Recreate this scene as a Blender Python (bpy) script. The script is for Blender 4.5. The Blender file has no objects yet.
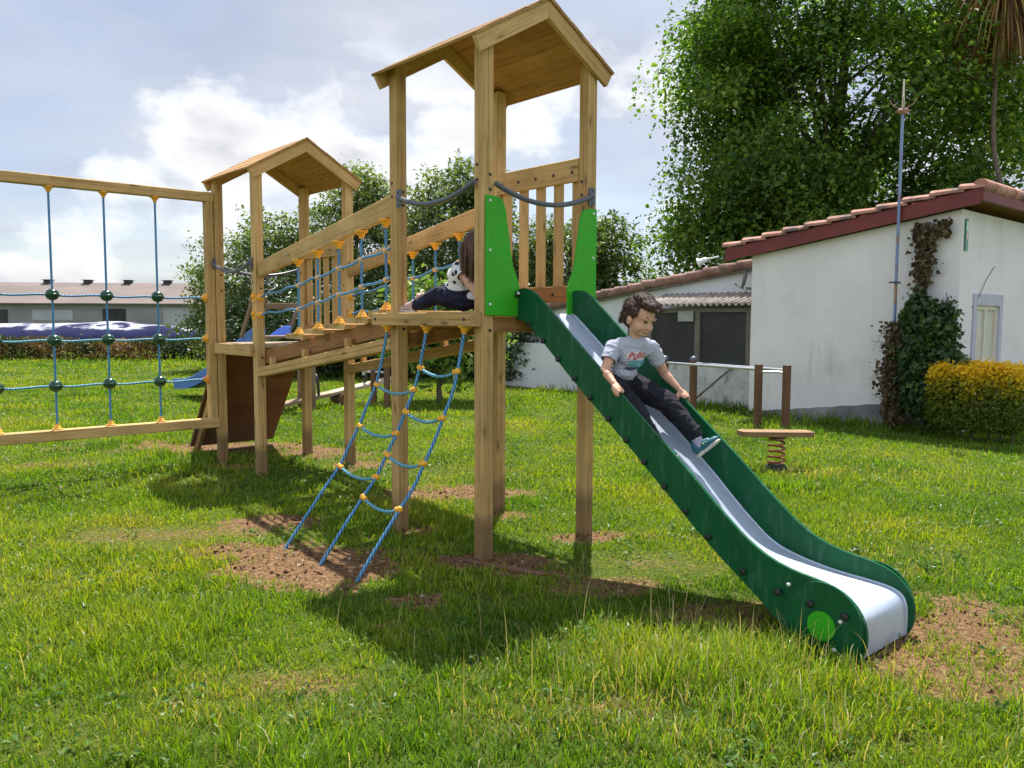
import bpy, bmesh, math, random
import numpy as np
from mathutils import Vector, Matrix, Quaternion
from mathutils.bvhtree import BVHTree

SC = bpy.context.scene
COL = SC.collection
PI = math.pi
rad = math.radians

# ------------------------------------------------------------------ camera
cam = bpy.data.cameras.new('camera')
cam.sensor_width = 36.0
cam.lens = 816.56 / 1024 * 36
cam.clip_start = 0.05
cam.clip_end = 2000
camo = bpy.data.objects.new('camera', cam)
COL.objects.link(camo)
_p, _r = -0.0773, 0.0037
_f = Vector((0, math.cos(_p), math.sin(_p)))
_u = Vector((0, -math.sin(_p), math.cos(_p)))
_x = Vector((1, 0, 0))
_rt = _x * math.cos(_r) + _u * math.sin(_r)
_up = -_x * math.sin(_r) + _u * math.cos(_r)
M4 = Matrix(((_rt.x, _up.x, -_f.x, 0), (_rt.y, _up.y, -_f.y, 0), (_rt.z, _up.z, -_f.z, 1.5), (0, 0, 0, 1)))
camo.matrix_world = M4
SC.camera = camo

# ------------------------------------------------------------------ light
SUN_EL, SUN_AZ = rad(64.0), rad(6.0)          # azimuth from +Y towards +X
sun_dir = Vector((math.sin(SUN_AZ) * math.cos(SUN_EL), math.cos(SUN_AZ) * math.cos(SUN_EL), math.sin(SUN_EL)))
SUN_STRENGTH = 5.0
SKY_STRENGTH = 0.095
CLOUD = 0.42
EXPOSURE = 0.92
CLOUD_OFF = (3.3, 1.1, 0.6)
sl = bpy.data.lights.new('sun', 'SUN')
sl.energy = SUN_STRENGTH
sl.angle = rad(0.8)
sl.color = (1.0, 0.955, 0.88)
slo = bpy.data.objects.new('sun', sl)
COL.objects.link(slo)
slo.location = (0, 0, 30)
slo.rotation_euler = sun_dir.to_track_quat('Z', 'Y').to_euler()

world = bpy.data.worlds.new('World')
SC.world = world
world.use_nodes = True
wt = world.node_tree
wt.nodes.clear()


def N(nt, t, **kw):
    n = nt.nodes.new(t)
    for k, v in kw.items():
        if k.startswith('i_'):
            key = k[2:]
            key = int(key) if key.isdigit() else key.replace('_', ' ')
            n.inputs[key].default_value = v
        else:
            setattr(n, k, v)
    return n


def ramp(nt, stops, interp='LINEAR'):
    r = nt.nodes.new('ShaderNodeValToRGB')
    r.color_ramp.interpolation = interp
    e = r.color_ramp.elements
    while len(e) < len(stops):
        e.new(0.5)
    for i, (p, c) in enumerate(stops):
        e[i].position = p
        e[i].color = (*c, 1) if len(c) == 3 else c
    return r


def build_world():
    L = wt.links.new
    out = N(wt, 'ShaderNodeOutputWorld')
    sky = N(wt, 'ShaderNodeTexSky', sky_type='NISHITA', sun_disc=False, sun_elevation=SUN_EL, sun_rotation=SUN_AZ,
            air_density=1.0, dust_density=1.0, ozone_density=1.0)
    bg1 = N(wt, 'ShaderNodeBackground', i_Strength=SKY_STRENGTH)
    L(sky.outputs[0], bg1.inputs[0])
    tc = N(wt, 'ShaderNodeTexCoord')
    sep = N(wt, 'ShaderNodeSeparateXYZ')
    L(tc.outputs['Generated'], sep.inputs[0])
    # layered cloud deck: direction projected on a plane overhead
    zc = N(wt, 'ShaderNodeMath', operation='ADD', i_1=0.14)
    L(sep.outputs[2], zc.inputs[0])
    zm = N(wt, 'ShaderNodeMath', operation='MAXIMUM', i_1=0.02)
    L(zc.outputs[0], zm.inputs[0])
    dx = N(wt, 'ShaderNodeMath', operation='DIVIDE')
    dy = N(wt, 'ShaderNodeMath', operation='DIVIDE')
    L(sep.outputs[0], dx.inputs[0]); L(zm.outputs[0], dx.inputs[1])
    L(sep.outputs[1], dy.inputs[0]); L(zm.outputs[0], dy.inputs[1])
    cmb = N(wt, 'ShaderNodeCombineXYZ', i_Z=3.7)
    L(dx.outputs[0], cmb.inputs[0]); L(dy.outputs[0], cmb.inputs[1])
    n1 = N(wt, 'ShaderNodeTexNoise', i_Scale=0.75, i_Detail=7.0, i_Roughness=0.55, i_Distortion=0.25)
    L(cmb.outputs[0], n1.inputs['Vector'])
    cov = ramp(wt, [(0.30, (0.42,) * 3), (0.60, (0.92,) * 3)])
    L(n1.outputs[0], cov.inputs[0])
    # cumulus near the horizon: 3d noise in direction space
    mp = N(wt, 'ShaderNodeMapping')
    mp.inputs['Scale'].default_value = (1.0, 1.0, 1.5)
    mp.inputs['Location'].default_value = CLOUD_OFF
    L(tc.outputs['Generated'], mp.inputs[0])
    n2 = N(wt, 'ShaderNodeTexNoise', i_Scale=4.0, i_Detail=9.0, i_Roughness=0.53, i_Distortion=0.1)
    L(mp.outputs[0], n2.inputs['Vector'])
    cum = ramp(wt, [(0.495, (0,) * 3), (0.525, (.75,) * 3), (0.56, (1,) * 3)])
    L(n2.outputs[0], cum.inputs[0])
    band = ramp(wt, [(0.0, (0.7,) * 3), (0.06, (1,) * 3), (0.26, (1,) * 3), (0.34, (0,) * 3)])
    L(sep.outputs[2], band.inputs[0])
    cm = N(wt, 'ShaderNodeMath', operation='MULTIPLY')
    L(cum.outputs[0], cm.inputs[0]); L(band.outputs[0], cm.inputs[1])
    # cloud colours: veil lavender grey -> white cumulus with soft grey bellies
    veil = ramp(wt, [(0.36, (0.62, 0.71, 0.92)), (0.50, (0.79, 0.84, 0.97)), (0.64, (0.97, 0.99, 1.06))])
    n3 = N(wt, 'ShaderNodeTexNoise', i_Scale=2.1, i_Detail=6.0, i_Roughness=0.55)
    mp3 = N(wt, 'ShaderNodeMapping')
    mp3.inputs['Scale'].default_value = (1, 1, 2.6)
    L(tc.outputs['Generated'], mp3.inputs[0]); L(mp3.outputs[0], n3.inputs['Vector'])
    L(n3.outputs[0], veil.inputs[0])
    cw = ramp(wt, [(0.48, (1.0, 1.01, 1.06)), (0.545, (1.36, 1.36, 1.37)), (0.60, (1.16, 1.17, 1.20)), (0.67, (0.80, 0.83, 0.91))])
    L(n2.outputs[0], cw.inputs[0])
    mixc = N(wt, 'ShaderNodeMixRGB')
    L(cm.outputs[0], mixc.inputs[0]); L(veil.outputs[0], mixc.inputs[1]); L(cw.outputs[0], mixc.inputs[2])
    # unseen clouds behind the viewer, brightened to add fill on shaded faces
    gy = N(wt, 'ShaderNodeMapRange')
    gy.inputs[1].default_value = -0.35; gy.inputs[2].default_value = 0.15
    gy.inputs[3].default_value = 1.65; gy.inputs[4].default_value = 1.0
    L(sep.outputs[1], gy.inputs[0])
    st = N(wt, 'ShaderNodeMath', operation='MULTIPLY', i_1=CLOUD)
    L(gy.outputs[0], st.inputs[0])
    bg2 = N(wt, 'ShaderNodeBackground')
    L(mixc.outputs[0], bg2.inputs[0]); L(st.outputs[0], bg2.inputs[1])
    fac = N(wt, 'ShaderNodeMath', operation='MAXIMUM')
    L(cov.outputs[0], fac.inputs[0]); L(cm.outputs[0], fac.inputs[1])
    mix = N(wt, 'ShaderNodeMixShader')
    L(fac.outputs[0], mix.inputs[0]); L(bg1.outputs[0], mix.inputs[1]); L(bg2.outputs[0], mix.inputs[2])
    L(mix.outputs[0], out.inputs[0])


build_world()
SC.view_settings.view_transform = 'Standard'
SC.view_settings.look = 'None'
SC.view_settings.exposure = EXPOSURE
SC.view_settings.gamma = 1
SC.render.film_transparent = False
SC.cycles.max_bounces = 8
SC.cycles.transparent_max_bounces = 8

# ------------------------------------------------------------------ frame of the play set
PH = 0.7226
AX = Vector((math.cos(PH), math.sin(PH), 0))
BX = Vector((-math.sin(PH), math.cos(PH), 0))
ORG = Vector((-0.1765, 5.0891, 0))


def W(a, b, z=0.0):
    return ORG + AX * a + BX * b + Vector((0, 0, z))


rng = np.random.default_rng(7)
random.seed(7)

# ------------------------------------------------------------------ object helpers


def tag(o, label=None, cat=None, group=None, kind=None):
    if label: o['label'] = label
    if cat: o['category'] = cat
    if group: o['group'] = group
    if kind: o['kind'] = kind
    return o


def empty(name, loc, rz=0.0):
    o = bpy.data.objects.new(name, None)
    o.empty_display_size = 0.2
    COL.objects.link(o)
    o.location = loc
    o.rotation_euler = (0, 0, rz)
    return o


def link(name, me, parent=None, label=None):
    o = bpy.data.objects.new(name, me)
    COL.objects.link(o)
    if parent is not None: o.parent = parent
    if label: o['label'] = label
    return o


def copy_tree(o, parent=None):
    c = o.copy()
    COL.objects.link(c)
    if parent is not None: c.parent = parent
    for ch in list(o.children):
        copy_tree(ch, c)
    return c


class MB:
    """collects shapes into one mesh, with a 'gc' vector attribute: grain coordinates (along, across, deep)"""

    def __init__(s):
        s.v = []; s.f = []; s.gc = []; s.sm = []; s.marks = []

    def mark(s):
        """start of the next separate piece (see build_each)"""
        s.marks.append((len(s.v), len(s.f)))

    def build_each(s, name, mat, parent=None, label=None):
        ms = s.marks + [(len(s.v), len(s.f))]
        out = []
        for (v0, f0), (v1, f1) in zip(ms, ms[1:]):
            q = MB(); q.v = s.v[v0:v1]; q.gc = s.gc[v0:v1]; q.sm = s.sm[f0:f1]
            q.f = [tuple(i - v0 for i in f) for f in s.f[f0:f1]]
            out.append(q.build(name, mat, parent, label))
        return out

    def add(s, vs, fs, gcs=None, smooth=False):
        k = len(s.v)
        s.v += [tuple(p) for p in vs]
        s.gc += [tuple(g) for g in gcs] if gcs is not None else [tuple(p) for p in vs]
        for f in fs:
            s.f.append(tuple(i + k for i in f)); s.sm.append(smooth)

    def prism(s, prof, p0, p1, side, smooth=False, off=None):
        """profile (list of 2d) swept from p0 to p1; side = direction of the profile's first axis"""
        p0 = Vector(p0); p1 = Vector(p1)
        d = (p1 - p0).normalized()
        sd = Vector(side); sd = (sd - d * sd.dot(d)).normalized()
        up = d.cross(sd)
        L = (p1 - p0).length
        o = off if off is not None else (random.uniform(0, 40), random.uniform(0, 9), random.uniform(0, 9))
        n = len(prof); vs = []; g = []
        for P, u in ((p0, 0), (p1, L)):
            for (q, r) in prof:
                vs.append(P + sd * q + up * r); g.append((u + o[0], q + o[1], r + o[2]))
        fs = [(i, (i + 1) % n, n + (i + 1) % n, n + i) for i in range(n)]
        s.add(vs, fs, g, smooth)
        s.add(vs[:n], [tuple(range(n - 1, -1, -1))], g[:n])
        s.add(vs[n:], [tuple(range(n))], g[n:])

    def board(s, p0, p1, w, t, side, ch=0.004):
        a, b = w / 2, t / 2; c = min(ch, a * .4, b * .4)
        s.prism([(-a + c, -b), (a - c, -b), (a, -b + c), (a, b - c), (a - c, b), (-a + c, b), (-a, b - c), (-a, -b + c)], p0, p1, side)

    def post(s, p0, p1, w, side, groove=0.0045):
        """square timber with chamfered arrises and a groove down the middle of each face"""
        a = w / 2; c = 0.006; g = groove; gw = 0.0035
        q = [(-a + c, -a), (-gw, -a), (0, -a + g), (gw, -a), (a - c, -a), (a, -a + c)]
        prof = []
        for k in range(4):
            cs, sn = round(math.cos(k * PI / 2)), round(math.sin(k * PI / 2))
            for (x, y) in q:
                prof.append((x * cs - y * sn, x * sn + y * cs))
        s.prism(prof, p0, p1, side)

    def box(s, c, dx, dy, dz, rz=0.0, ch=0.0):
        c = Vector(c)
        d = Vector((math.cos(rz), math.sin(rz), 0))
        if ch:
            e = Vector((-d.y, d.x, 0))
            s.board(c - d * dx / 2, c + d * dx / 2, dy, dz, e, ch)
        else:
            e = Vector((-d.y, d.x, 0))
            s.prism([(-dy / 2, -dz / 2), (dy / 2, -dz / 2), (dy / 2, dz / 2), (-dy / 2, dz / 2)], c - d * dx / 2, c + d * dx / 2, e)

    def tube(s, pts, r, n=8, caps=True):
        pts = [Vector(p) for p in pts]
        rs = r if isinstance(r, (list, tuple)) else [r] * len(pts)
        u = 0; vs = []; g = []
        ref = Vector((0.31, 0.17, 0.93))
        prev = None
        for i, p in enumerate(pts):
            d = (pts[min(i + 1, len(pts) - 1)] - pts[max(i - 1, 0)]).normalized()
            if prev is None:
                x = ref - d * ref.dot(d)
                if x.length < .1: x = Vector((1, 0, 0)) - d * d.x
            else:
                x = prev - d * prev.dot(d)
            x.normalize(); prev = x
            y = d.cross(x)
            if i: u += (p - pts[i - 1]).length
            for k in range(n):
                t = 2 * PI * k / n
                vs.append(p + (x * math.cos(t) + y * math.sin(t)) * rs[i])
                g.append((u, k / n, 0))
        fs = []
        for i in range(len(pts) - 1):
            for k in range(n):
                fs.append((i * n + k, i * n + (k + 1) % n, (i + 1) * n + (k + 1) % n, (i + 1) * n + k))
        s.add(vs, fs, g, True)
        if caps:
            s.add(vs[:n], [tuple(range(n - 1, -1, -1))], g[:n])
            s.add(vs[-n:], [tuple(range(n))], g[-n:])

    def lathe(s, prof, base, axis, n=14):
        """prof: list of (radius, height along axis)"""
        base = Vector(base); d = Vector(axis).normalized()
        x = Vector((0, 0, 1)) if abs(d.z) < .8 else Vector((1, 0, 0))
        x = (x - d * x.dot(d)).normalized(); y = d.cross(x)
        vs = []
        for (r, h) in prof:
            for k in range(n):
                t = 2 * PI * k / n
                vs.append(base + d * h + (x * math.cos(t) + y * math.sin(t)) * max(r, 1e-4))
        fs = []
        for i in range(len(prof) - 1):
            for k in range(n):
                fs.append((i * n + k, i * n + (k + 1) % n, (i + 1) * n + (k + 1) % n, (i + 1) * n + k))
        s.add(vs, fs, None, True)
        s.add(vs[:n], [tuple(range(n - 1, -1, -1))]); s.add(vs[-n:], [tuple(range(n))])

    def ball(s, c, r, n=14, m=9, squash=1.0):
        prof = [(r * math.sin(PI * i / m), -r * squash * math.cos(PI * i / m)) for i in range(m + 1)]
        s.lathe(prof, c, (0, 0, 1), n)

    def plate(s, poly, plane, t0, t1):
        """polygon extruded; plane = function (u, v, t) -> point"""
        n = len(poly)
        vs = [plane(u, v, t0) for u, v in poly] + [plane(u, v, t1) for u, v in poly]
        fs = [(i, (i + 1) % n, n + (i + 1) % n, n + i) for i in range(n)]
        fs += [tuple(range(n - 1, -1, -1)), tuple(range(n, 2 * n))]
        s.add(vs, fs)

    def build(s, name, mat, parent=None, label=None, fix=True):
        me = bpy.data.meshes.new(name)
        me.from_pydata(s.v, [], s.f)
        at = me.attributes.new('gc', 'FLOAT_VECTOR', 'POINT')
        at.data.foreach_set('vector', np.array(s.gc, dtype=np.float32).ravel())
        me.polygons.foreach_set('use_smooth', s.sm)
        me.materials.append(mat)
        if fix:
            bm = bmesh.new(); bm.from_mesh(me)
            bmesh.ops.recalc_face_normals(bm, faces=bm.faces)
            bm.to_mesh(me); bm.free()
        me.update()
        return link(name, me, parent, label)


def tri_mesh(name, verts, tris, mat, parent=None, attrs=None, smooth=False):
    """large mesh from numpy arrays"""
    me = bpy.data.meshes.new(name)
    nv, nt = len(verts), len(tris)
    me.vertices.add(nv)
    me.vertices.foreach_set('co', np.ascontiguousarray(verts, dtype=np.float32).ravel())
    me.loops.add(nt * 3)
    me.loops.foreach_set('vertex_index', np.ascontiguousarray(tris, dtype=np.int32).ravel())
    me.polygons.add(nt)
    me.polygons.foreach_set('loop_start', np.arange(0, nt * 3, 3, dtype=np.int32))
    me.polygons.foreach_set('use_smooth', np.full(nt, smooth))
    for k, v in (attrs or {}).items():
        a = me.attributes.new(k, 'FLOAT', 'POINT')
        a.data.foreach_set('value', np.ascontiguousarray(v, dtype=np.float32))
    me.update(calc_edges=True)
    me.materials.append(mat)
    return link(name, me, parent)


# ------------------------------------------------------------------ materials


def mat_base(name):
    m = bpy.data.materials.new(name)
    m.use_nodes = True
    nt = m.node_tree
    b = nt.nodes['Principled BSDF']
    return m, nt, b


def m_simple(name, c1, c2, scale=6.0, rough=0.6, metal=0.0, bump=0.0, detail=5.0, spots=None, spec=0.5, rough2=None, stretch=None, lo=0.35, hi=0.65, streak=None):
    m, nt, b = mat_base(name)
    L = nt.links.new
    tc = N(nt, 'ShaderNodeTexCoord')
    n = N(nt, 'ShaderNodeTexNoise', i_Scale=scale, i_Detail=detail, i_Roughness=0.6)
    src = tc.outputs['Object']
    if stretch:
        mp = N(nt, 'ShaderNodeMapping'); mp.inputs['Scale'].default_value = stretch
        L(src, mp.inputs[0]); src = mp.outputs[0]
    L(src, n.inputs['Vector'])
    r = ramp(nt, [(lo, c1), (hi, c2)])
    L(n.outputs[0], r.inputs[0])
    col = r.outputs[0]
    if spots:                                             # (colour, scale, lo, hi)
        n2 = N(nt, 'ShaderNodeTexNoise', i_Scale=spots[1], i_Detail=6.0, i_Roughness=0.65)
        L(src, n2.inputs['Vector'])
        r2 = ramp(nt, [(spots[2], (0,) * 3), (spots[3], (1,) * 3)])
        L(n2.outputs[0], r2.inputs[0])
        mx = N(nt, 'ShaderNodeMixRGB'); mx.inputs[2].default_value = (*spots[0], 1)
        L(r2.outputs[0], mx.inputs[0]); L(col, mx.inputs[1]); col = mx.outputs[0]
    if streak:                                            # (colour, stretch, scale, lo, hi): drawn-out marks
        mq = N(nt, 'ShaderNodeMapping'); mq.inputs['Scale'].default_value = streak[1]
        L(tc.outputs['Object'], mq.inputs[0])
        n3 = N(nt, 'ShaderNodeTexNoise', i_Scale=streak[2], i_Detail=5.0, i_Roughness=0.6)
        L(mq.outputs[0], n3.inputs['Vector'])
        r3 = ramp(nt, [(streak[3], (0,) * 3), (streak[4], (1,) * 3)])
        L(n3.outputs[0], r3.inputs[0])
        m3 = N(nt, 'ShaderNodeMixRGB'); m3.inputs[2].default_value = (*streak[0], 1)
        L(r3.outputs[0], m3.inputs[0]); L(col, m3.inputs[1]); col = m3.outputs[0]
    L(col, b.inputs['Base Color'])
    b.inputs['Roughness'].default_value = rough
    b.inputs['Metallic'].default_value = metal
    b.inputs['Specular IOR Level'].default_value = spec
    if rough2 is not None:
        mr = N(nt, 'ShaderNodeMapRange'); mr.inputs[3].default_value = rough; mr.inputs[4].default_value = rough2
        L(n.outputs[0], mr.inputs[0]); L(mr.outputs[0], b.inputs['Roughness'])
    if bump:
        bp = N(nt, 'ShaderNodeBump', i_Strength=bump, i_Distance=0.02)
        L(n.outputs[0], bp.inputs['Height']); L(bp.outputs[0], b.inputs['Normal'])
    return m


def m_wood(name, light, dark, knot, rough=0.7, kn=1.0, tint=None):
    """pine timber: grain runs along gc.x"""
    m, nt, b = mat_base(name)
    L = nt.links.new
    at = N(nt, 'ShaderNodeAttribute', attribute_name='gc')
    mp = N(nt, 'ShaderNodeMapping'); mp.inputs['Scale'].default_value = (0.9, 26, 26)
    L(at.outputs['Vector'], mp.inputs[0])
    n1 = N(nt, 'ShaderNodeTexNoise', i_Scale=2.2, i_Detail=4.0, i_Roughness=0.6, i_Distortion=0.35)
    L(mp.outputs[0], n1.inputs['Vector'])
    r1 = ramp(nt, [(0.30, dark), (0.48, light), (0.62, tuple(c * 1.06 for c in light)), (0.72, tuple(.6 * c + .4 * d for c, d in zip(light, dark)))])
    L(n1.outputs[0], r1.inputs[0])
    # broad tone change from board to board
    mp2 = N(nt, 'ShaderNodeMapping'); mp2.inputs['Scale'].default_value = (0.35, 3, 3)
    L(at.outputs['Vector'], mp2.inputs[0])
    n2 = N(nt, 'ShaderNodeTexNoise', i_Scale=1.0, i_Detail=2.0)
    L(mp2.outputs[0], n2.inputs['Vector'])
    r2 = ramp(nt, [(0.3, (0.80, 0.74, 0.66)), (0.7, (1.12, 1.12, 1.12))])
    L(n2.outputs[0], r2.inputs[0])
    mu = N(nt, 'ShaderNodeMixRGB', blend_type='MULTIPLY'); mu.inputs[0].default_value = 1.0
    L(r1.outputs[0], mu.inputs[1]); L(r2.outputs[0], mu.inputs[2])
    # knots
    mp3 = N(nt, 'ShaderNodeMapping'); mp3.inputs['Scale'].default_value = (2.6, 8.5, 8.5)
    L(at.outputs['Vector'], mp3.inputs[0])
    vo = N(nt, 'ShaderNodeTexVoronoi', i_Scale=1.0, i_Randomness=1.0)
    L(mp3.outputs[0], vo.inputs['Vector'])
    r3 = ramp(nt, [(0.05, (kn,) * 3), (0.11, (0.35 * kn,) * 3), (0.19, (0,) * 3)])
    L(vo.outputs['Distance'], r3.inputs[0])
    mx = N(nt, 'ShaderNodeMixRGB'); mx.inputs[2].default_value = (*knot, 1)
    L(r3.outputs[0], mx.inputs[0]); L(mu.outputs[0], mx.inputs[1])
    mp4 = N(nt, 'ShaderNodeMapping'); mp4.inputs['Scale'].default_value = (0.9, 75, 75)
    L(at.outputs['Vector'], mp4.inputs[0])
    n4 = N(nt, 'ShaderNodeTexNoise', i_Scale=1.0, i_Detail=3.0, i_Roughness=0.55)
    L(mp4.outputs[0], n4.inputs['Vector'])
    r4 = ramp(nt, [(0.655, (0,) * 3), (0.69, (.75,) * 3)])
    L(n4.outputs[0], r4.inputs[0])
    m4 = N(nt, 'ShaderNodeMixRGB'); m4.inputs[2].default_value = (*[c * .8 for c in knot], 1)
    L(r4.outputs[0], m4.inputs[0]); L(mx.outputs[0], m4.inputs[1])
    tc = N(nt, 'ShaderNodeTexCoord')
    n5 = N(nt, 'ShaderNodeTexNoise', i_Scale=2.3, i_Detail=5.0, i_Roughness=.65); L(tc.outputs['Object'], n5.inputs['Vector'])
    r5 = ramp(nt, [(0.42, (1, 1, 1)), (0.68, (0.74, 0.74, 0.70))])
    L(n5.outputs[0], r5.inputs[0])
    m5 = N(nt, 'ShaderNodeMixRGB', blend_type='MULTIPLY'); m5.inputs[0].default_value = 1.0
    L(m4.outputs[0], m5.inputs[1]); L(r5.outputs[0], m5.inputs[2])
    sz = N(nt, 'ShaderNodeSeparateXYZ'); L(tc.outputs['Object'], sz.inputs[0])
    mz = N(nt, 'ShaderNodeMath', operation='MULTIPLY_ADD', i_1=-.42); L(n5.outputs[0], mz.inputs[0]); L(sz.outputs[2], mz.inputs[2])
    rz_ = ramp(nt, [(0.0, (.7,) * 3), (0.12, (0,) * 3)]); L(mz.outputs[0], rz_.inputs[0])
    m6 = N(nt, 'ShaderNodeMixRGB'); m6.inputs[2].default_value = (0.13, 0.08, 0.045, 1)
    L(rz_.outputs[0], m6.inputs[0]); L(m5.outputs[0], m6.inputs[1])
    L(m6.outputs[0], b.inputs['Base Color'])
    b.inputs['Roughness'].default_value = rough
    b.inputs['Specular IOR Level'].default_value = 0.3
    bp = N(nt, 'ShaderNodeBump', i_Strength=0.25, i_Distance=0.004)
    L(n1.outputs[0], bp.inputs['Height']); L(bp.outputs[0], b.inputs['Normal'])
    return m


def m_leaf(name, stops, trans=0.45, rough=0.45, attr='rnd', tcol=(1.25, 1.35, 0.5), scale=None, mixcol=None, spec=0.35):
    """leaf/blade: colour from a per-leaf random value; light passes through"""
    m, nt, b = mat_base(name)
    L = nt.links.new
    at = N(nt, 'ShaderNodeAttribute', attribute_name=attr)
    r = ramp(nt, stops)
    L(at.outputs['Fac'], r.inputs[0])
    col = r.outputs[0]
    if scale:
        tc = N(nt, 'ShaderNodeTexCoord')
        n = N(nt, 'ShaderNodeTexNoise', i_Scale=scale, i_Detail=3.0)
        L(tc.outputs['Object'], n.inputs['Vector'])
        rr = ramp(nt, [(0.42, (0,) * 3), (0.62, (1,) * 3)])
        L(n.outputs[0], rr.inputs[0])
        mx = N(nt, 'ShaderNodeMixRGB', blend_type='MULTIPLY'); mx.inputs[2].default_value = (*mixcol, 1)
        L(rr.outputs[0], mx.inputs[0]); L(col, mx.inputs[1]); col = mx.outputs[0]
    L(col, b.inputs['Base Color'])
    b.inputs['Roughness'].default_value = rough
    b.inputs['Specular IOR Level'].default_value = spec
    tr = N(nt, 'ShaderNodeBsdfTranslucent')
    mt = N(nt, 'ShaderNodeMixRGB', blend_type='MULTIPLY'); mt.inputs[0].default_value = 1.0
    mt.inputs[2].default_value = (*tcol, 1)
    L(col, mt.inputs[1]); L(mt.outputs[0], tr.inputs[0])
    ms = N(nt, 'ShaderNodeMixShader'); ms.inputs[0].default_value = trans
    L(b.outputs[0], ms.inputs[1]); L(tr.outputs[0], ms.inputs[2])
    L(ms.outputs[0], nt.nodes['Material Output'].inputs[0])
    return m


def m_rope(name, c1, c2):
    m, nt, b = mat_base(name)
    L = nt.links.new
    at = N(nt, 'ShaderNodeAttribute', attribute_name='gc')
    mp = N(nt, 'ShaderNodeMapping'); mp.inputs['Scale'].default_value = (1, 1, 1)
    sep = N(nt, 'ShaderNodeSeparateXYZ')
    L(at.outputs['Vector'], sep.inputs[0])
    a = N(nt, 'ShaderNodeMath', operation='MULTIPLY', i_1=2 * PI * 28.0); L(sep.outputs[0], a.inputs[0])
    c = N(nt, 'ShaderNodeMath', operation='MULTIPLY_ADD', i_1=2 * PI * 3.0); L(sep.outputs[1], c.inputs[0]); L(a.outputs[0], c.inputs[2])
    sn = N(nt, 'ShaderNodeMath', operation='SINE'); L(c.outputs[0], sn.inputs[0])
    mr = N(nt, 'ShaderNodeMapRange'); mr.inputs[1].default_value = -1
    L(sn.outputs[0], mr.inputs[0])
    r = ramp(nt, [(0.1, tuple(x * .45 for x in c1)), (0.5, c1), (1.0, c2)])
    L(mr.outputs[0], r.inputs[0]); L(r.outputs[0], b.inputs['Base Color'])
    bp = N(nt, 'ShaderNodeBump', i_Strength=0.7, i_Distance=0.004); L(mr.outputs[0], bp.inputs['Height']); L(bp.outputs[0], b.inputs['Normal'])
    b.inputs['Roughness'].default_value = 0.55
    return m


WOOD = m_wood('pine timber', (0.58, 0.385, 0.165), (0.40, 0.235, 0.085), (0.14, 0.06, 0.022), kn=.8)
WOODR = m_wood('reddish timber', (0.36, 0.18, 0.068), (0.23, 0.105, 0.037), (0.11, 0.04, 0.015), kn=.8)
PLY = m_wood('shade darkened brown board', (0.17, 0.078, 0.032), (0.11, 0.048, 0.02), (0.08, 0.03, 0.015), kn=.5)  # brown ramp board, darkened further: the shade it lies in is in the colour
BROWNPOST = m_simple('brown stained post', (0.10, 0.045, 0.022), (0.17, 0.08, 0.04), 9, 0.7, stretch=(1, 1, .2), bump=.2)
OLDWOOD = m_wood('weathered plank', (0.42, 0.33, 0.22), (0.26, 0.19, 0.12), (0.15, 0.1, 0.06), kn=.6)
OLDBOARD = m_wood('old brown rail', (0.26, 0.18, 0.12), (0.16, 0.10, 0.065), (0.07, 0.04, 0.02), kn=.5)
DKGREEN = m_simple('dark green panel', (0.003, 0.072, 0.024), (0.005, 0.090, 0.031), 5, 0.42, spots=((0.022, 0.10, 0.05), 70, .67, .75), spec=.22, streak=((0.04, 0.125, 0.075), (1, 5, 1.2), 5.0, .54, .78))
LTGREEN = m_simple('bright green panel', (0.035, 0.34, 0.012), (0.042, 0.38, 0.015), 3, 0.45, spec=.25, spots=((0.09, 0.40, 0.06), 45, .66, .74), streak=((0.03, 0.26, 0.015), (2, 2, .5), 5.0, .60, .85))
STEEL = m_simple('chute steel', (0.46, 0.53, 0.66), (0.53, 0.60, 0.72), 14, 0.40, metal=0.3, rough2=.26, stretch=(1, 6, 6), spots=((0.36, 0.39, 0.47), 22, .60, .70), streak=((0.25, 0.28, 0.36), (30, 1.5, 1.5), 2.4, .62, .68))
GALV = m_simple('galvanised tube', (0.45, 0.46, 0.48), (0.6, 0.61, 0.63), 20, 0.35, metal=.8)
GREYBLUE = m_simple('slate grey plastic', (0.075, 0.085, 0.11), (0.10, 0.112, 0.14), 10, 0.4)
YELLOW = m_simple('orange yellow plastic', (0.80, 0.36, 0.022), (0.86, 0.42, 0.03), 30, 0.42)
ORANGE = m_simple('faded orange plastic', (0.72, 0.25, 0.02), (0.8, 0.32, 0.03), 30, 0.42)
BEIGECLIP = m_simple('buff rope clip', (0.55, 0.36, 0.16), (0.62, 0.42, 0.2), 30, 0.5)
BALLGREEN = m_simple('dark green ball', (0.008, 0.05, 0.026), (0.012, 0.065, 0.033), 10, 0.22)
BLACK = m_simple('black rubber', (0.012, 0.012, 0.013), (0.02, 0.02, 0.02), 10, 0.5)
WHITECAP = m_simple('white bolt cap', (0.6, 0.65, 0.62), (0.7, 0.72, 0.7), 10, 0.4)
ROPE = m_rope('blue twisted rope', (0.045, 0.21, 0.46), (0.14, 0.40, 0.66))
ROPET = m_rope('pale blue rope', (0.07, 0.32, 0.50), (0.2, 0.5, 0.62))
BLUEPL = m_simple('blue plastic chute', (0.06, 0.15, 0.50), (0.09, 0.2, 0.58), 4, 0.4)

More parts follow.
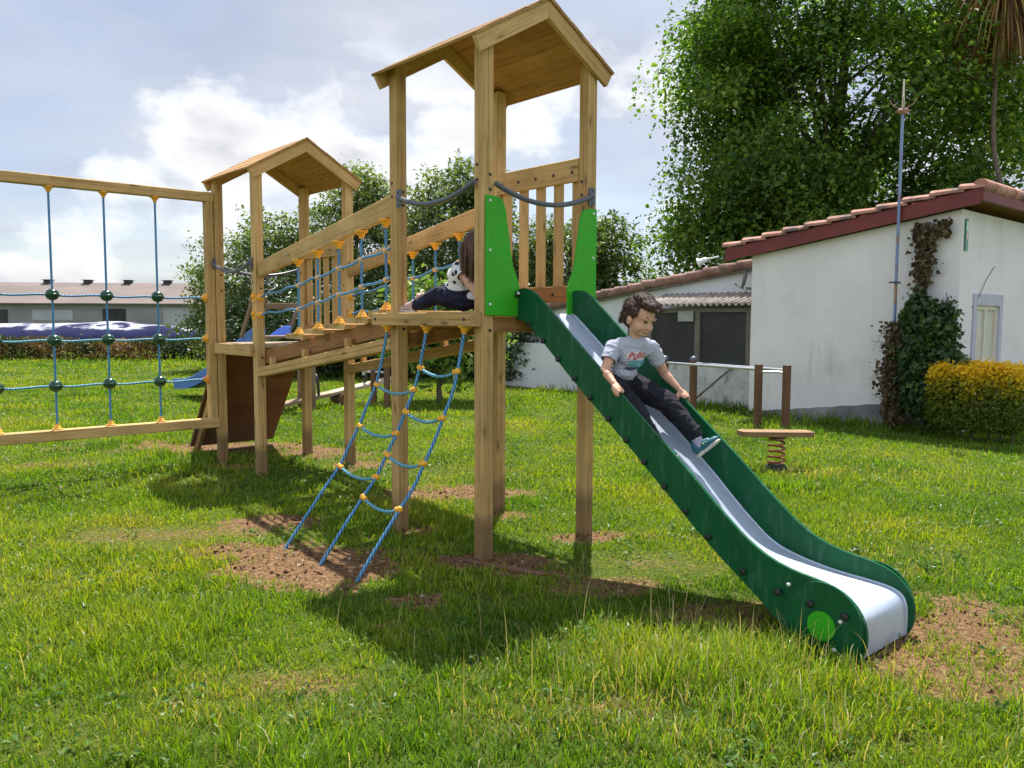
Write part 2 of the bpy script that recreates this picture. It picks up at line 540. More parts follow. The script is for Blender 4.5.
# ------------------------------------------------------------------ ground
DIRT = [  # x, y, rx, ry, turn, strength : worn patches in the lawn
    (-1.22, 4.92, .54, .40, -.6, 1.2), (-1.62, 6.0, .46, .22, .1, 1.1), (-1.05, 4.52, .25, .14, -.3, .8),
    (-2.15, 5.62, .62, .24, .1, .30), (-1.75, 5.25, .3, .2, 0, .7), (-.16, 5.02, .36, .15, 0, .95), (.62, 5.60, .30, .14, .2, .8), (.15, 4.78, .3, .08, -.1, .6),
    (-.05, 6.22, .30, .13, 0, .85), (-.66, 5.78, .22, .12, 0, .8), (-.48, 4.28, .22, .15, .2, .75), (-.55, 7.05, .60, .33, .2, .85),
    (-3.6, 9.6, 1.4, .5, .05, .85), (-2.3, 9.3, .65, .45, 0, .85), (-1.5, 8.5, .4, .25, .3, .55), (-2.9, 8.3, .4, .2, 0, .5), (.62, 4.55, .42, .16, .1, .62), (1.05, 4.1, .4, .2, .3, .5),
    (2.30, 4.0, .58, .36, .5, .82), (2.0, 3.45, .3, .3, 0, .5), (1.62, 3.55, .3, .18, 0, .8), (.85, 5.0, .35, .2, 0, .2), (2.75, 8.2, .4, .2, 0, .6),
    (-.62, 3.95, .12, .06, .3, .6), (-4.7, 8.3, .5, .25, 0, .4), (1.5, 5.6, .4, .12, 0, .2), (-.9, 3.3, .3, .12, .1, .3), (.5, 3.1, .3, .12, 0, .35),
]


DRY = [(-2.2, 5.62, .70, .32, .1, 1.25), (.90, 4.95, .48, .30, .1, .9), (-1.0, 3.15, .5, .25, 0, .5), (.35, 3.0, .5, .2, 0, .5), (2.6, 5.2, .5, .25, .2, .5), (1.7, 6.6, .7, .2, 0, .5), (-2.9, 7.6, .5, .2, 0, .6), (3.6, 8.0, .9, .3, 0, .5), (-.5, 8.0, .7, .3, 0, .5), (2.3, 4.9, .3, .2, 0, .7)]


def patch_at(x, y, lst, wobble=1.1):
    d = np.zeros_like(x)
    wob = (fbm(x, y, 3.1, 9) - .5) * wobble
    for (cx, cy, rx, ry, t, s) in lst:
        dx, dy = x - cx, y - cy
        u = (dx * math.cos(t) + dy * math.sin(t)) / rx; v = (-dx * math.sin(t) + dy * math.cos(t)) / ry
        d = np.maximum(d, s * np.clip((1.3 - np.sqrt(u * u + v * v) - wob) / .6, 0, 1))
    return np.clip(d, 0, 1)


def vnoise(x, y, s, seed=0):
    """smooth value noise on arrays"""
    x = x * s + 100.3 + seed * 17.1; y = y * s + 51.7 + seed * 9.3
    xi = np.floor(x).astype(np.int64); yi = np.floor(y).astype(np.int64)
    xf = x - xi; yf = y - yi
    xf = xf * xf * (3 - 2 * xf); yf = yf * yf * (3 - 2 * yf)

    def h(a, b):
        n = (a * 374761393 + b * 668265263 + seed * 974711) & 0x7fffffff
        n = ((n ^ (n >> 13)) * 1274126177) & 0x7fffffff
        return ((n ^ (n >> 16)) & 0xffff) / 65535.0
    return (h(xi, yi) * (1 - xf) + h(xi + 1, yi) * xf) * (1 - yf) + (h(xi, yi + 1) * (1 - xf) + h(xi + 1, yi + 1) * xf) * yf


def fbm(x, y, s, seed=0, o=4):
    t = 0; a = .5
    for k in range(o):
        t = t + a * vnoise(x, y, s * 2 ** k, seed + k); a *= .5
    return t / (1 - .5 ** o)


def dirt_at(x, y):
    d = np.zeros_like(x)
    wob = (fbm(x, y, 2.6, 3) - .5) * 1.5 + (fbm(x, y, 11.0, 5, 3) - .5) * 1.1
    for (cx, cy, rx, ry, t, s) in DIRT:
        dx, dy = x - cx, y - cy
        u = (dx * math.cos(t) + dy * math.sin(t)) / rx; v = (-dx * math.sin(t) + dy * math.cos(t)) / ry
        q = np.sqrt(u * u + v * v) + wob
        d = np.maximum(d, s * np.clip((1.18 - q) / .62, 0, 1))
    return np.clip(d, 0, 1)


def height_at(x, y):
    return (fbm(x, y, .55, 11) - .5) * .05 * np.clip(1 - np.hypot(x, y) / 30, 0, 1) - .012


def build_ground():
    def axis(lo, hi, n, c, k):
        t = np.linspace(-1, 1, n)
        s = np.sinh(k * t) / np.sinh(k)
        return np.where(s < 0, c + s * (c - lo), c + s * (hi - c))
    xs = axis(-420, 420, 420, 0, 7.2); ys = axis(-60, 700, 420, 5.0, 7.4)
    X, Y = np.meshgrid(xs, ys)
    Z = height_at(X, Y)
    n = len(xs); m = len(ys)
    V = np.stack([X.ravel(), Y.ravel(), Z.ravel()], 1)
    i = np.arange(m - 1)[:, None] * n + np.arange(n - 1)[None, :]
    i = i.ravel()
    T = np.concatenate([np.stack([i, i + 1, i + n + 1], 1), np.stack([i, i + n + 1, i + n], 1)])
    D = dirt_at(X.ravel(), Y.ravel())
    mt, nt, b = mat_base('lawn soil')
    L = nt.links.new
    tc = N(nt, 'ShaderNodeTexCoord')
    n1 = N(nt, 'ShaderNodeTexNoise', i_Scale=1.1, i_Detail=7.0, i_Roughness=.65); L(tc.outputs['Object'], n1.inputs['Vector'])
    n2 = N(nt, 'ShaderNodeTexNoise', i_Scale=34.0, i_Detail=6.0, i_Roughness=.7); L(tc.outputs['Object'], n2.inputs['Vector'])
    g = ramp(nt, [(0.35, (0.046, 0.080, 0.010)), (0.55, (0.080, 0.112, 0.016)), (0.7, (0.135, 0.125, 0.038))]); nm_ = N(nt, 'ShaderNodeMath', operation='MULTIPLY_ADD', i_1=.55, i_2=.22); L(n2.outputs[0], nm_.inputs[0])
    na_ = N(nt, 'ShaderNodeMath', operation='MULTIPLY_ADD', i_1=.5); L(n1.outputs[0], na_.inputs[0]); L(nm_.outputs[0], na_.inputs[2])
    nb_ = N(nt, 'ShaderNodeMath', operation='ADD', i_1=-.25); L(na_.outputs[0], nb_.inputs[0]); L(nb_.outputs[0], g.inputs[0])
    d = ramp(nt, [(0.3, (0.066, 0.035, 0.018)), (0.5, (0.175, 0.098, 0.049)), (0.66, (0.31, 0.20, 0.11)), (0.8, (0.46, 0.36, 0.25))]); L(n2.outputs[0], d.inputs[0])
    at = N(nt, 'ShaderNodeAttribute', attribute_name='dirt')
    f = N(nt, 'ShaderNodeMath', operation='MULTIPLY_ADD', i_1=1.3, i_2=-.32); L(n2.outputs[0], f.inputs[0])
    f2 = N(nt, 'ShaderNodeMath', operation='ADD', use_clamp=True); L(at.outputs['Fac'], f2.inputs[0]); L(f.outputs[0], f2.inputs[1])
    fr = ramp(nt, [(0.42, (0,) * 3), (0.75, (1,) * 3)]); L(f2.outputs[0], fr.inputs[0])
    mx = N(nt, 'ShaderNodeMixRGB'); L(fr.outputs[0], mx.inputs[0]); L(g.outputs[0], mx.inputs[1]); L(d.outputs[0], mx.inputs[2])
    L(mx.outputs[0], b.inputs['Base Color'])
    b.inputs['Roughness'].default_value = .9; b.inputs['Specular IOR Level'].default_value = .1
    bp = N(nt, 'ShaderNodeBump', i_Strength=.9, i_Distance=.03); L(n2.outputs[0], bp.inputs['Height']); L(bp.outputs[0], b.inputs['Normal'])
    o = tri_mesh('ground', V, T, mt, attrs={'dirt': D}, smooth=True)
    tag(o, 'green lawn with worn brown earth patches', 'ground', kind='structure')


build_ground()

# ------------------------------------------------------------------ house, sheds
WHITEWALL = m_simple('white render', (0.70, 0.675, 0.68), (0.77, 0.745, 0.75), 1.2, .9, spots=((0.52, 0.52, 0.51), .9, .58, .80), bump=.08, streak=((0.45, 0.45, 0.44), (3.5, 3.5, .35), 1.6, .60, .90))
PLINTH = m_simple('grey painted plinth', (0.12, 0.125, 0.13), (0.28, 0.285, 0.29), 2.6, .85, bump=.1)
FASCIA = m_simple('dark red fascia paint', (0.13, 0.016, 0.016), (0.19, 0.024, 0.022), 3, .55, spots=((0.10, 0.035, 0.03), 5, .60, .70))
TILE = m_simple('clay roof tile', (0.36, 0.15, 0.105), (0.52, 0.28, 0.21), 3.0, .85, spots=((0.15, 0.10, 0.09), 2.2, .50, .60), bump=.3)
SOFFIT = m_simple('varnished soffit', (0.26, 0.11, 0.05), (0.36, 0.17, 0.08), 3, .6, stretch=(1, 8, 1))
GLASS = m_simple('dark glazing', (0.012, 0.013, 0.016), (0.03, 0.032, 0.038), 1.5, .12)
FRAMEW = m_simple('cream window frame', (0.62, 0.56, 0.46), (0.7, 0.64, 0.54), 10, .5)
LILAC = m_simple('lilac grey surround', (0.42, 0.42, 0.52), (0.5, 0.5, 0.6), 6, .7)
CURTAIN = m_simple('pale curtain', (0.5, 0.47, 0.4), (0.62, 0.6, 0.55), 8, .3, stretch=(6, 6, .5))


def abz(root):
    """function giving local coordinates in the play-set frame for a root placed at W(a0, b0)"""
    return root


house = empty('house', W(8.5, .35), PH)
tag(house, 'white rendered house with red fascia and clay tiled sloping roof', 'house')


def HL(a, b, z):                       # play-set frame -> house local
    return Vector((a - 8.5, b - .35, z))


def build_house():
    # walls: gable side faces the lawn (a = 8.5); front faces right (b = .35)
    ztop = lambda b: 3.0 - (b - .35) * .1424
    mb = MB()
    prof = [(.35, -.3), (3.5, -.3), (3.5, ztop(3.5)), (.35, ztop(.35))]
    mb.plate(prof, lambda u, v, t: HL(t, u, v), 8.5, 8.72)
    # front wall round a window opening (a 9.12..9.96, z .90..1.74)
    aw0, aw1, zw0, zw1 = 9.12, 10.0, .90, 1.74
    pl = lambda u, v, t: HL(u, t, v)
    for (a0, a1, z0, z1) in ((8.724, aw0, -.3, 3.0), (aw1, 14.5, -.3, 3.0), (aw0, aw1, -.3, zw0), (aw0, aw1, zw1, 3.0)):
        mb.plate([(a0, z0), (a1, z0), (a1, z1), (a0, z1)], pl, .352, .57)
    mb.plate([(8.72, -.3), (14.5, -.3), (14.5, 2.55), (8.72, 2.55)], pl, 3.3, 3.498)
    mb.plate([(.57, -.3), (3.3, -.3), (3.3, 2.5), (.57, 2.5)], lambda u, v, t: HL(t, u, v), 14.3, 14.5)
    mb.build('wall', WHITEWALL, house)
    # plinth band, proud of the wall by 12 mm, stepped edge
    mb = MB()
    n = 26; top = []
    for i in range(n + 1):
        b = .34 + i * (3.51 - .34) / n
        top.append((b, .46 - (b - .34) * .135 + .006 * math.sin(i * 2.1)))
    mb.plate([(.34, -.3), (3.51, -.3)] + top[::-1], lambda u, v, t: HL(t, u, v), 8.486, 8.4995)
    mb.build('plinth', PLINTH, house)
    # roof: slab rising towards -b, verge at a = 8.36
    b0, b1 = 3.92, .085
    zr = lambda b: 2.685 + (b0 - b) * .1424                 # top of fascia
    mb = MB()
    prof = [(b0, zr(b0) - .055), (b1, zr(b1) - .055), (b1, zr(b1) - .005), (b0, zr(b0) - .005)]
    mb.plate(prof, lambda u, v, t: HL(t, u, v), 8.385, 14.9)
    roof = mb.build('roof', SOFFIT, house)
    mb = MB()
    prof = [(b0, zr(b0) - .195), (b1 + .004, zr(b1) - .195), (b1 + .004, zr(b1) - .002), (b0, zr(b0) - .002)]
    mb.plate(prof, lambda u, v, t: HL(t, u, v), 8.345, 8.383)
    mb.build('fascia', FASCIA, roof)
    mb = MB()
    prof = [(8.345, zr(b1) - .16), (14.9, zr(b1) - .16), (14.9, zr(b1) + .0), (8.345, zr(b1) + .0)]
    mb.plate(prof, lambda u, v, t: HL(u, t, v), b1 - .036, b1 + .001)
    mb.build('fascia', FASCIA, roof)
    # barrel tiles
    mb = MB()
    pitch = .36; na = 30; w = .215
    for j in range(na):
        ac = 8.40 + j * w
        k = 0; b = b0 + .03
        while b > b1 - .02:
            e = max(b - pitch - .07, b1 - .05)
            jit = random.uniform(-.006, .006); jz = random.uniform(-.006, .006)
            vs = []; gs = 7
            for (bb, lift, rr) in ((b, .070, .104), (e, .030, .084)):
                for q in range(gs):
                    t = PI * q / (gs - 1)
                    for r2 in (rr, rr - .014):
                        vs.append(HL(ac + jit + r2 * math.cos(t), bb, zr(bb) + lift - .03 + jz + r2 * .82 * math.sin(t)))
            fs = []
            for q in range(gs - 1):
                o = q * 2; s_ = gs * 2
                fs += [(o, o + 2, s_ + o + 2, s_ + o), (o + 1, s_ + o + 1, s_ + o + 3, o + 3), (o, o + 1, o + 3, o + 2), (s_ + o, s_ + o + 2, s_ + o + 3, s_ + o + 1)]
            mb.add(vs, fs)
            # channel tile between the caps
            vs = [HL(ac + w / 2 - .06, b, zr(b) + .022), HL(ac + w / 2 + .06, b, zr(b) + .022), HL(ac + w / 2 + .06, e, zr(e) + .012), HL(ac + w / 2 - .06, e, zr(e) + .012)]
            mb.add(vs, [(0, 1, 2, 3)])
            b -= pitch; k += 1
    # high edge capping along the front
    for j in range(18):
        a0 = 8.35 + j * .36
        mb.tube([HL(a0, b1 + .01, zr(b1) + .03), HL(a0 + .40, b1 + .01, zr(b1) + .045)], [.092, .078], 10)
    mb.build('roof_tiles', TILE, roof)
    # window
    mb = MB()
    for (a0, a1, z0, z1) in ((aw0 - .12, aw0 - .0, zw0 - .08, zw1 + .16), (aw1, aw1 + .12, zw0 - .08, zw1 + .16), (aw0, aw1, zw1, zw1 + .16)):
        mb.plate([(a0, z0), (a1, z0), (a1, z1), (a0, z1)], pl, .328, .3515)
    win = mb.build('window', LILAC, house)
    mb = MB()
    f = .06
    for (a0, a1, z0, z1) in ((aw0 + .002, aw0 + f, zw0 + .002, zw1 - .002), (aw1 - f, aw1 - .002, zw0 + .002, zw1 - .002), (aw0 + f, aw1 - f, zw1 - f, zw1 - .002), (aw0 + f, aw1 - f, zw0 + .002, zw0 + f), (9.53, 9.59, zw0 + f, zw1 - f)):
        mb.plate([(a0, z0), (a1, z0), (a1, z1), (a0, z1)], pl, .37, .43)
    mb.build('frame', FRAMEW, win)
    mb = MB()
    mb.mark(); mb.plate([(aw0 + f, zw0 + f), (9.53, zw0 + f), (9.53, zw1 - f), (aw0 + f, zw1 - f)], pl, .395, .402)
    mb.mark(); mb.plate([(9.59, zw0 + f), (aw1 - f, zw0 + f), (aw1 - f, zw1 - f), (9.59, zw1 - f)], pl, .395, .402)
    mb.build_each('pane', CURTAIN, win)
    mb = MB(); mb.plate([(aw0 - .14, zw0 - .07), (aw1 + .14, zw0 - .07), (aw1 + .14, zw0 - .004), (aw0 - .14, zw0 - .004)], pl, .27, .366)
    mb.build('sill', FRAMEW, win)
    # small cable down the front wall
    mb = MB()
    mb.tube([HL(9.75, .345, 2.30), HL(9.45, .343, 2.10), HL(9.16, .322, 1.88), HL(8.97, .345, 1.70)], .004, 6)
    mb.build('cable', BLACK, house)


build_house()


def build_wall_things():
    # oblong green plaque high on the front wall
    t = empty('wall_plaque', W(8.63, .34, 2.46), PH)
    tag(t, 'small upright green and white plaque high on the white house wall', 'plaque')
    pl = lambda u, v, w_: Vector((u, w_, v))
    m1 = m_simple('plaque green', (0.02, 0.17, 0.11), (0.03, 0.22, 0.15), 20, .3)
    m2 = m_simple('plaque pale', (0.42, 0.62, 0.52), (0.5, 0.7, 0.6), 20, .3)
    m3 = m_simple('plaque pink', (0.6, 0.42, 0.42), (0.7, 0.5, 0.5), 20, .3)
    mb = MB(); mb.plate([(-.045, 0), (.045, 0), (.045, .38), (.03, .42), (-.03, .42), (-.045, .38)], pl, -.012, 0); mb.build('board', m1, t)
    mb = MB(); mb.plate([(-.04, .26), (.04, .26), (.035, .385), (-.035, .385)], pl, -.016, -.0122); mb.build('pale_field', m2, t)
    mb = MB(); mb.plate([(-.022, .15), (.022, .15), (.022, .25), (-.022, .25)], pl, -.016, -.0122); mb.build('pink_field', m3, t)
    # floodlight under the low end of the verge
    t = empty('floodlight', W(8.33, 4.02, 2.55), PH)
    tag(t, 'small white floodlight at the low end of the red fascia', 'floodlight')
    wp = m_simple('white enamel', (0.72, 0.73, 0.74), (0.8, 0.8, 0.8), 8, .35)
    mb = MB()
    mb.tube([(0, 0, 0.02), (-.02, .12, .0), (-.03, .22, -.01)], .016, 8); mb.build('arm', wp, t)
    mb = MB(); mb.lathe([(.02, 0), (.045, .03), (.05, .13), (.085, .16), (.085, .17)], (-.03, .2, -.01), (-.25, .9, -.35), 14); mb.build('lamp_head', wp, t)
    # satellite dish seen edge-on at the corner
    t = empty('satellite_dish', W(8.62, 3.56, 2.0), PH)
    tag(t, 'grey satellite dish fixed at the left corner of the white house', 'satellite dish')
    gd = m_simple('grey dish', (0.17, 0.16, 0.17), (0.23, 0.22, 0.23), 6, .5)
    mb = MB(); mb.tube([(0, -.06, .02), (-.03, .1, .05)], .022, 8); mb.build('bracket', gd, t)
    mb = MB(); mb.lathe([(.01, .012), (.09, .018), (.15, .036), (.185, .066), (.19, .066), (.153, .028), (.09, .006), (.01, .0)], (-.02, .10, .20), (-.55, .8, .15), 20); mb.build('reflector', gd, t)
    mb = MB(); mb.tube([(-.03, .12, .02), (-.13, .26, .12)], .008, 6); mb.lathe([(.014, 0), (.02, .035)], (-.13, .26, .12), (.3, -.6, .2), 8); mb.build('feed_arm', gd, t)
    # mast with a rusty blue coat
    t = empty('antenna_mast', W(8.30, 1.10, 0), PH)
    tag(t, 'tall thin blue and rust mast with small antenna standing against the white house', 'mast')
    m, nt, b = mat_base('flaking blue and rust paint')
    L = nt.links.new
    tc = N(nt, 'ShaderNodeTexCoord'); mp = N(nt, 'ShaderNodeMapping'); mp.inputs['Scale'].default_value = (.3, .3, 1.15)
    L(tc.outputs['Object'], mp.inputs[0])
    n = N(nt, 'ShaderNodeTexNoise', i_Scale=1.6, i_Detail=4); L(mp.outputs[0], n.inputs['Vector'])
    r = ramp(nt, [(.44, (.22, .29, .46)), (.52, (.17, .23, .40)), (.55, (.28, .15, .10)), (.66, (.36, .24, .18))]); L(n.outputs[0], r.inputs[0])
    L(r.outputs[0], b.inputs['Base Color']); b.inputs['Roughness'].default_value = .6
    mb = MB(); mb.tube([(0, 0, -.1), (0, 0, 4.42)], .021, 10); mb.build('pole', m, t)
    mb = MB(); mb.tube([(-.06, 0, 2.05), (.13, 0, 2.05)], .014, 6); mb.tube([(-.06, -.07, 2.05), (-.06, .07, 2.05)], .014, 6); mb.build('wall_bracket', GREYBLUE, t)
    mb = MB()
    rustm = m_simple('rusty antenna', (.22, .12, .08), (.4, .26, .2), 12, .6)
    mb.lathe([(.022, 0), (.05, .02), (.095, .04), (.06, .065), (.02, .075)], (0, 0, 4.33), (0, 0, 1), 12)
    for k in range(4):
        c, s_ = math.cos(k * PI / 2 + .4), math.sin(k * PI / 2 + .4)
        mb.tube([(0, 0, 4.39), (c * .12, s_ * .12, 4.45), (c * .17, s_ * .17, 4.53)], .007, 6)
    mb.build('antenna', rustm, t)
    mb = MB(); mb.tube([(0, 0, 4.41), (0, 0, 4.80)], [.018, .010], 8); mb.build('rod', FRAMEW, t)


build_wall_things()

SHEDWALL = m_simple('stained shed wall', (0.44, 0.44, 0.43), (0.60, 0.60, 0.58), 3.2, .9, spots=((0.22, 0.23, 0.21), 4.5, .54, .68), bump=.15)
PALEWALL = m_simple('pale shed wall', (0.60, 0.62, 0.65), (0.70, 0.72, 0.74), 1.2, .85, spots=((0.38, 0.39, 0.4), 1.6, .60, .74))
GREYWOOD = m_wood('grey weathered timber', (0.20, 0.185, 0.17), (0.12, 0.11, 0.10), (0.05, 0.045, 0.04), kn=.3)
MESHDARK = m_simple('dark netted opening', (0.022, 0.021, 0.024), (0.042, 0.04, 0.046), 1.2, .6)
CORR = m_simple('weathered fibre cement', (0.30, 0.26, 0.23), (0.46, 0.40, 0.35), 6, .85, spots=((0.20, 0.17, 0.15), 5, .54, .68), bump=.1)
OLDTILE = m_simple('mossy old roof tile', (0.20, 0.105, 0.08), (0.34, 0.19, 0.15), 4, .85, spots=((0.12, 0.09, 0.08), 6, .5, .66), bump=.3)


def build_shed():
    S = empty('shed', W(9.0, 5.0), PH)
    tag(S, 'low grey shed with corrugated lean-to roof and dark netted openings', 'shed')
    LL = lambda a, b, z: Vector((a - 9.0, b - 5.0, z))
    pa = lambda u, v, t: LL(t, u, v)
    # dwarf wall
    mb = MB(); mb.plate([(3.55, -.3), (6.55, -.3), (6.55, .74), (3.55, .74)], pa, 9.0, 9.14); mb.build('dwarf_wall', SHEDWALL, S)
    # timber frame
    mb = MB()
    for b in (3.86, 4.92, 6.03, 6.5):
        mb.mark(); mb.board(LL(9.05, b, .742), LL(9.05, b, 1.66), .11, .08, (0, 1, 0))
    mb.mark(); mb.board(LL(9.05, 3.6, 1.70), LL(9.05, 6.6, 1.70), .075, .10, (0, 0, 1))
    mb.build_each('timber', GREYWOOD, S)
    for b0, b1 in ((3.92, 4.86), (4.98, 5.97)):
        mb = MB(); mb.plate([(b0, .745), (b1, .745), (b1, 1.66), (b0, 1.66)], pa, 9.06, 9.072); mb.build('netting', MESHDARK, S)
    mb = MB(); mb.mark(); mb.plate([(3.56, .745), (3.80, .745), (3.80, 1.66), (3.56, 1.66)], pa, 9.06, 9.072)
    mb.mark(); mb.plate([(6.09, .745), (6.44, .745), (6.44, 1.66), (6.09, 1.66)], pa, 9.06, 9.072); mb.build_each('netting', MESHDARK, S)
    mb = MB(); mb.plate([(4.99, 1.5), (5.33, 1.5), (5.33, 1.69), (4.99, 1.69)], pa, 8.985, 8.997); mb.build('vent_panel', m_simple('grey vent panel', (.3, .31, .31), (.4, .41, .41), 6, .7), S)
    # lean-to of corrugated sheet, falling towards the lawn
    mb = MB()
    nb = 150; b0, b1 = 3.52, 6.1
    rows = []
    for (a, z) in ((8.80, 1.80), (9.62, 2.02)):
        for dz in (0, -.008):
            rows.append([LL(a, b0 + (b1 - b0) * i / nb, z + dz + .028 * math.sin((b1 - b0) * i / nb / .126 * 2 * PI)) for i in range(nb + 1)])
    vs = [p for r_ in rows for p in r_]; k = nb + 1
    fs = []
    for i in range(nb):
        fs += [(i, i + 1, 2 * k + i + 1, 2 * k + i), (k + i, 3 * k + i, 3 * k + i + 1, k + i + 1), (i, k + i, k + i + 1, i + 1)]
    mb.add(vs, fs, None, True)
    mb.build('lean_to_roof', CORR, S, fix=False)
    # main wall behind and its roof
    zt = lambda b: 2.40 - (b - 4.2) * .132
    mb = MB(); mb.plate([(3.55, -.3), (11.2, -.3), (11.2, 1.49), (3.55, 2.49)], pa, 9.62, 9.8)
    mb.build('wall', PALEWALL, S)
    mb = MB(); mb.plate([(6.6, -.3), (11.2, -.3), (11.2, 1.0), (6.6, 1.0)], pa, 9.3, 9.615); mb.build('low_wall', PALEWALL, S)
    mb = MB(); mb.plate([(11.2, 1.48), (3.55, 2.48), (3.55, 2.56), (11.2, 1.56)], pa, 9.5, 13.5); rf = mb.build('roof', GREYWOOD, S)
    mb = MB()
    for j in range(17):
        ac = 9.5 + j * .22; b = 11.25
        while b > 3.7:
            e = b - .42
            z0 = 1.565 + (11.2 - b) * .1309; z1 = 1.565 + (11.2 - e) * .1309
            mb.tube([LL(ac, b, z0 + .045 + random.uniform(-.015, .015)), LL(ac, e, z1 + .02)], [.095, .08], 8)
            b -= .36
    mb.build('roof_tiles', OLDTILE, rf)
    # leaning pole
    t = empty('leaning_pole', W(8.62, 4.35, 0), PH)
    tag(t, 'thin grey pole leaning against the stained shed wall', 'pole')
    mb = MB(); mb.tube([(-.05, .45, 0), (.36, -.22, .72)], .02, 8); mb.build('shaft', GREYWOOD, t)


build_shed()

# ------------------------------------------------------------------ play structure
play = empty('play_structure', ORG, PH)
tag(play, 'wooden twin tower climbing frame with green slide, rope bridge and rope net', 'climbing frame')
LA, LB = .9203, .9439
A2, B2, LA2, LB2 = .1374, 3.5699, .9798, .9476
BN = B2 + LB2
S = .0885
h = S / 2
AA = Vector((1, 0, 0)); BB = Vector((0, 1, 0)); ZZ = Vector((0, 0, 1))
V = Vector


def build_posts():
    for (a, b, zt) in ((0, 0, 3.235), (LA, 0, 3.235), (0, LB, 3.235), (LA, LB, 3.235),
                       (A2, B2, 2.955), (A2 + LA2, B2, 2.955), (A2, BN, 2.955), (A2 + LA2, BN, 2.955)):
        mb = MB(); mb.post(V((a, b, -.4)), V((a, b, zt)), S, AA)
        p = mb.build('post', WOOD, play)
        k = MB()
        side = -1 if a < .5 else 1
        for z in ((1.50, 2.36, 2.45) if b < 2 else (1.2, 2.02, 1.86)):
            k.mark(); k.lathe([(.011, -.002), (.011, .004), (.006, .006)], V((a - h + .002, b + .012, z)), (-1, 0, 0), 8)
            k.mark(); k.lathe([(.011, -.002), (.011, .004), (.006, .006)], V((a + .012, b - h + .002, z - .06)), (0, -1, 0), 8)
        k.build_each('bolt', BLACK, p)


ROOFWOOD = m_wood('shade toned roof boards', (0.40, 0.23, 0.083), (0.26, 0.135, 0.045), (0.10, 0.045, 0.018), kn=.7)  # darker than the pine: shade under the roof is put into the colour


def build_roof(a0, b0, la, lb, ze, za):
    am = a0 + la / 2; span = .612
    y0, y1 = b0 - .10, b0 + lb + .10
    mb = MB()
    nb = 6; L = math.hypot(span, za - ze)
    for sgn in (-1, 1):
        d = V((sgn * span, 0, ze - za)) / L
        nrm = V((sgn * (za - ze), 0, span)) / L
        w = L / nb
        for k in range(nb):
            c = V((am, 0, za)) + d * (w * (k + .5)) - nrm * (.012 + (.0025 if k % 2 else 0))
            mb.board(V((c.x, y0, c.z)), V((c.x, y1, c.z)), w + .003, .02, d, .005)
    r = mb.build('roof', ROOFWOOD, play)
    for y in (y0 + .014, y1 - .014 - .03):
        for sgn in (-1, 1):
            d = V((sgn * span, 0, ze - za)) / L
            nrm = V((sgn * (za - ze), 0, span)) / L
            q = MB()
            t0 = .0 if sgn < 0 else .0
            pr = []
            top = .0245
            # barge board with a plumb cut at the ridge
            x0, z0 = 0.0, 0.0
            P = [V((am, 0, za)) - nrm * top, V((am, 0, za)) + d * L - nrm * top]
            lo = [P[0] - nrm * .095, P[1] - nrm * .095]
            lo0 = V((am, 0, lo[0].z + (lo[0].x - am) * (d.z / d.x) * -1)) if abs(d.x) > 1e-6 else lo[0]
            up0 = V((am, 0, P[0].z + (am - P[0].x) * (d.z / d.x)))
            lo0 = V((am, 0, lo[0].z + (am - lo[0].x) * (d.z / d.x)))
            g = 0.0012 * sgn
            poly = [(up0.x + g, up0.z), (P[1].x, P[1].z), (lo[1].x, lo[1].z), (lo0.x + g, lo0.z)]
            n = 4
            vs = [V((u, y, v)) for u, v in poly] + [V((u, y + .03, v)) for u, v in poly]
            ox = random.uniform(0, 30)
            gc = []
            for yy in (0, .03):
                for (u, v) in poly:
                    pp = V((u, 0, v)) - V((am, 0, za))
                    gc.append((pp.dot(d) + ox, pp.dot(nrm) + ox * .3, yy))
            q.add(vs, [(0, 1, 5, 4), (1, 2, 6, 5), (2, 3, 7, 6), (3, 0, 4, 7), (3, 2, 1, 0), (4, 5, 6, 7)], gc)
            q.build('barge_board', WOOD, r)
    return r


def build_railing(a, b0, lb, zt, deck, inner):
    """boards on the +a side between two posts: top board, bottom board, balusters"""
    y0, y1 = b0 + h + .002, b0 + lb - h - .002
    mb = MB()
    mb.board(V((a - .03, y0, zt - .0775)), V((a - .03, y1, zt - .0775)), .155, .036, ZZ)
    r = mb.build('railing', WOOD, play)
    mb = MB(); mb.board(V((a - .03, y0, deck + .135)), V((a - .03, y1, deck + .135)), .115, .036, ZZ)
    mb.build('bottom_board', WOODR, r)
    for k in range(5):
        b = y0 + .055 + (y1 - y0 - .11) * k / 4
        q = MB(); q.board(V((a + .008, b, deck + .08)), V((a + .008, b, zt - .03)), .078, .034, BB)
        q.build('baluster', WOOD, r)
    q = MB()
    for k in range(5):
        b = y0 + .055 + (y1 - y0 - .11) * k / 4
        for z in (zt - .09, deck + .135):
            q.mark(); q.lathe([(.012, -.002), (.012, .005), (.006, .007)], V((a - .047, b, z)), (-1, 0, 0), 8)
    q.build_each('bolt', BLACK, r)


def grab_bar(p0, p1, sag, out, plates=(True, True)):
    p0 = V(p0); p1 = V(p1)
    pts = []
    for i in range(17):
        t = i / 16
        s_ = 4 * t * (1 - t)
        pts.append(p0.lerp(p1, t) - ZZ * sag * s_)
    mb = MB(); mb.tube(pts, .0165, 10)
    g = mb.build('grab_bar', GREYBLUE, play)
    d = (p1 - p0).normalized(); o = V(out)
    q = MB()
    for p, sg in ((p0, 0), (p1, 1)):
        if not plates[sg]: continue
        c = p - o * .012
        q.mark(); q.board(c - ZZ * .068, c + ZZ * .052, .052, .012, d, .003)
        for z in (-.05, .035):
            q.lathe([(.008, 0), (.008, .012), (.003, .014)], c + ZZ * z, o, 8)
    q.build_each('mounting_plate', GREYBLUE, g)


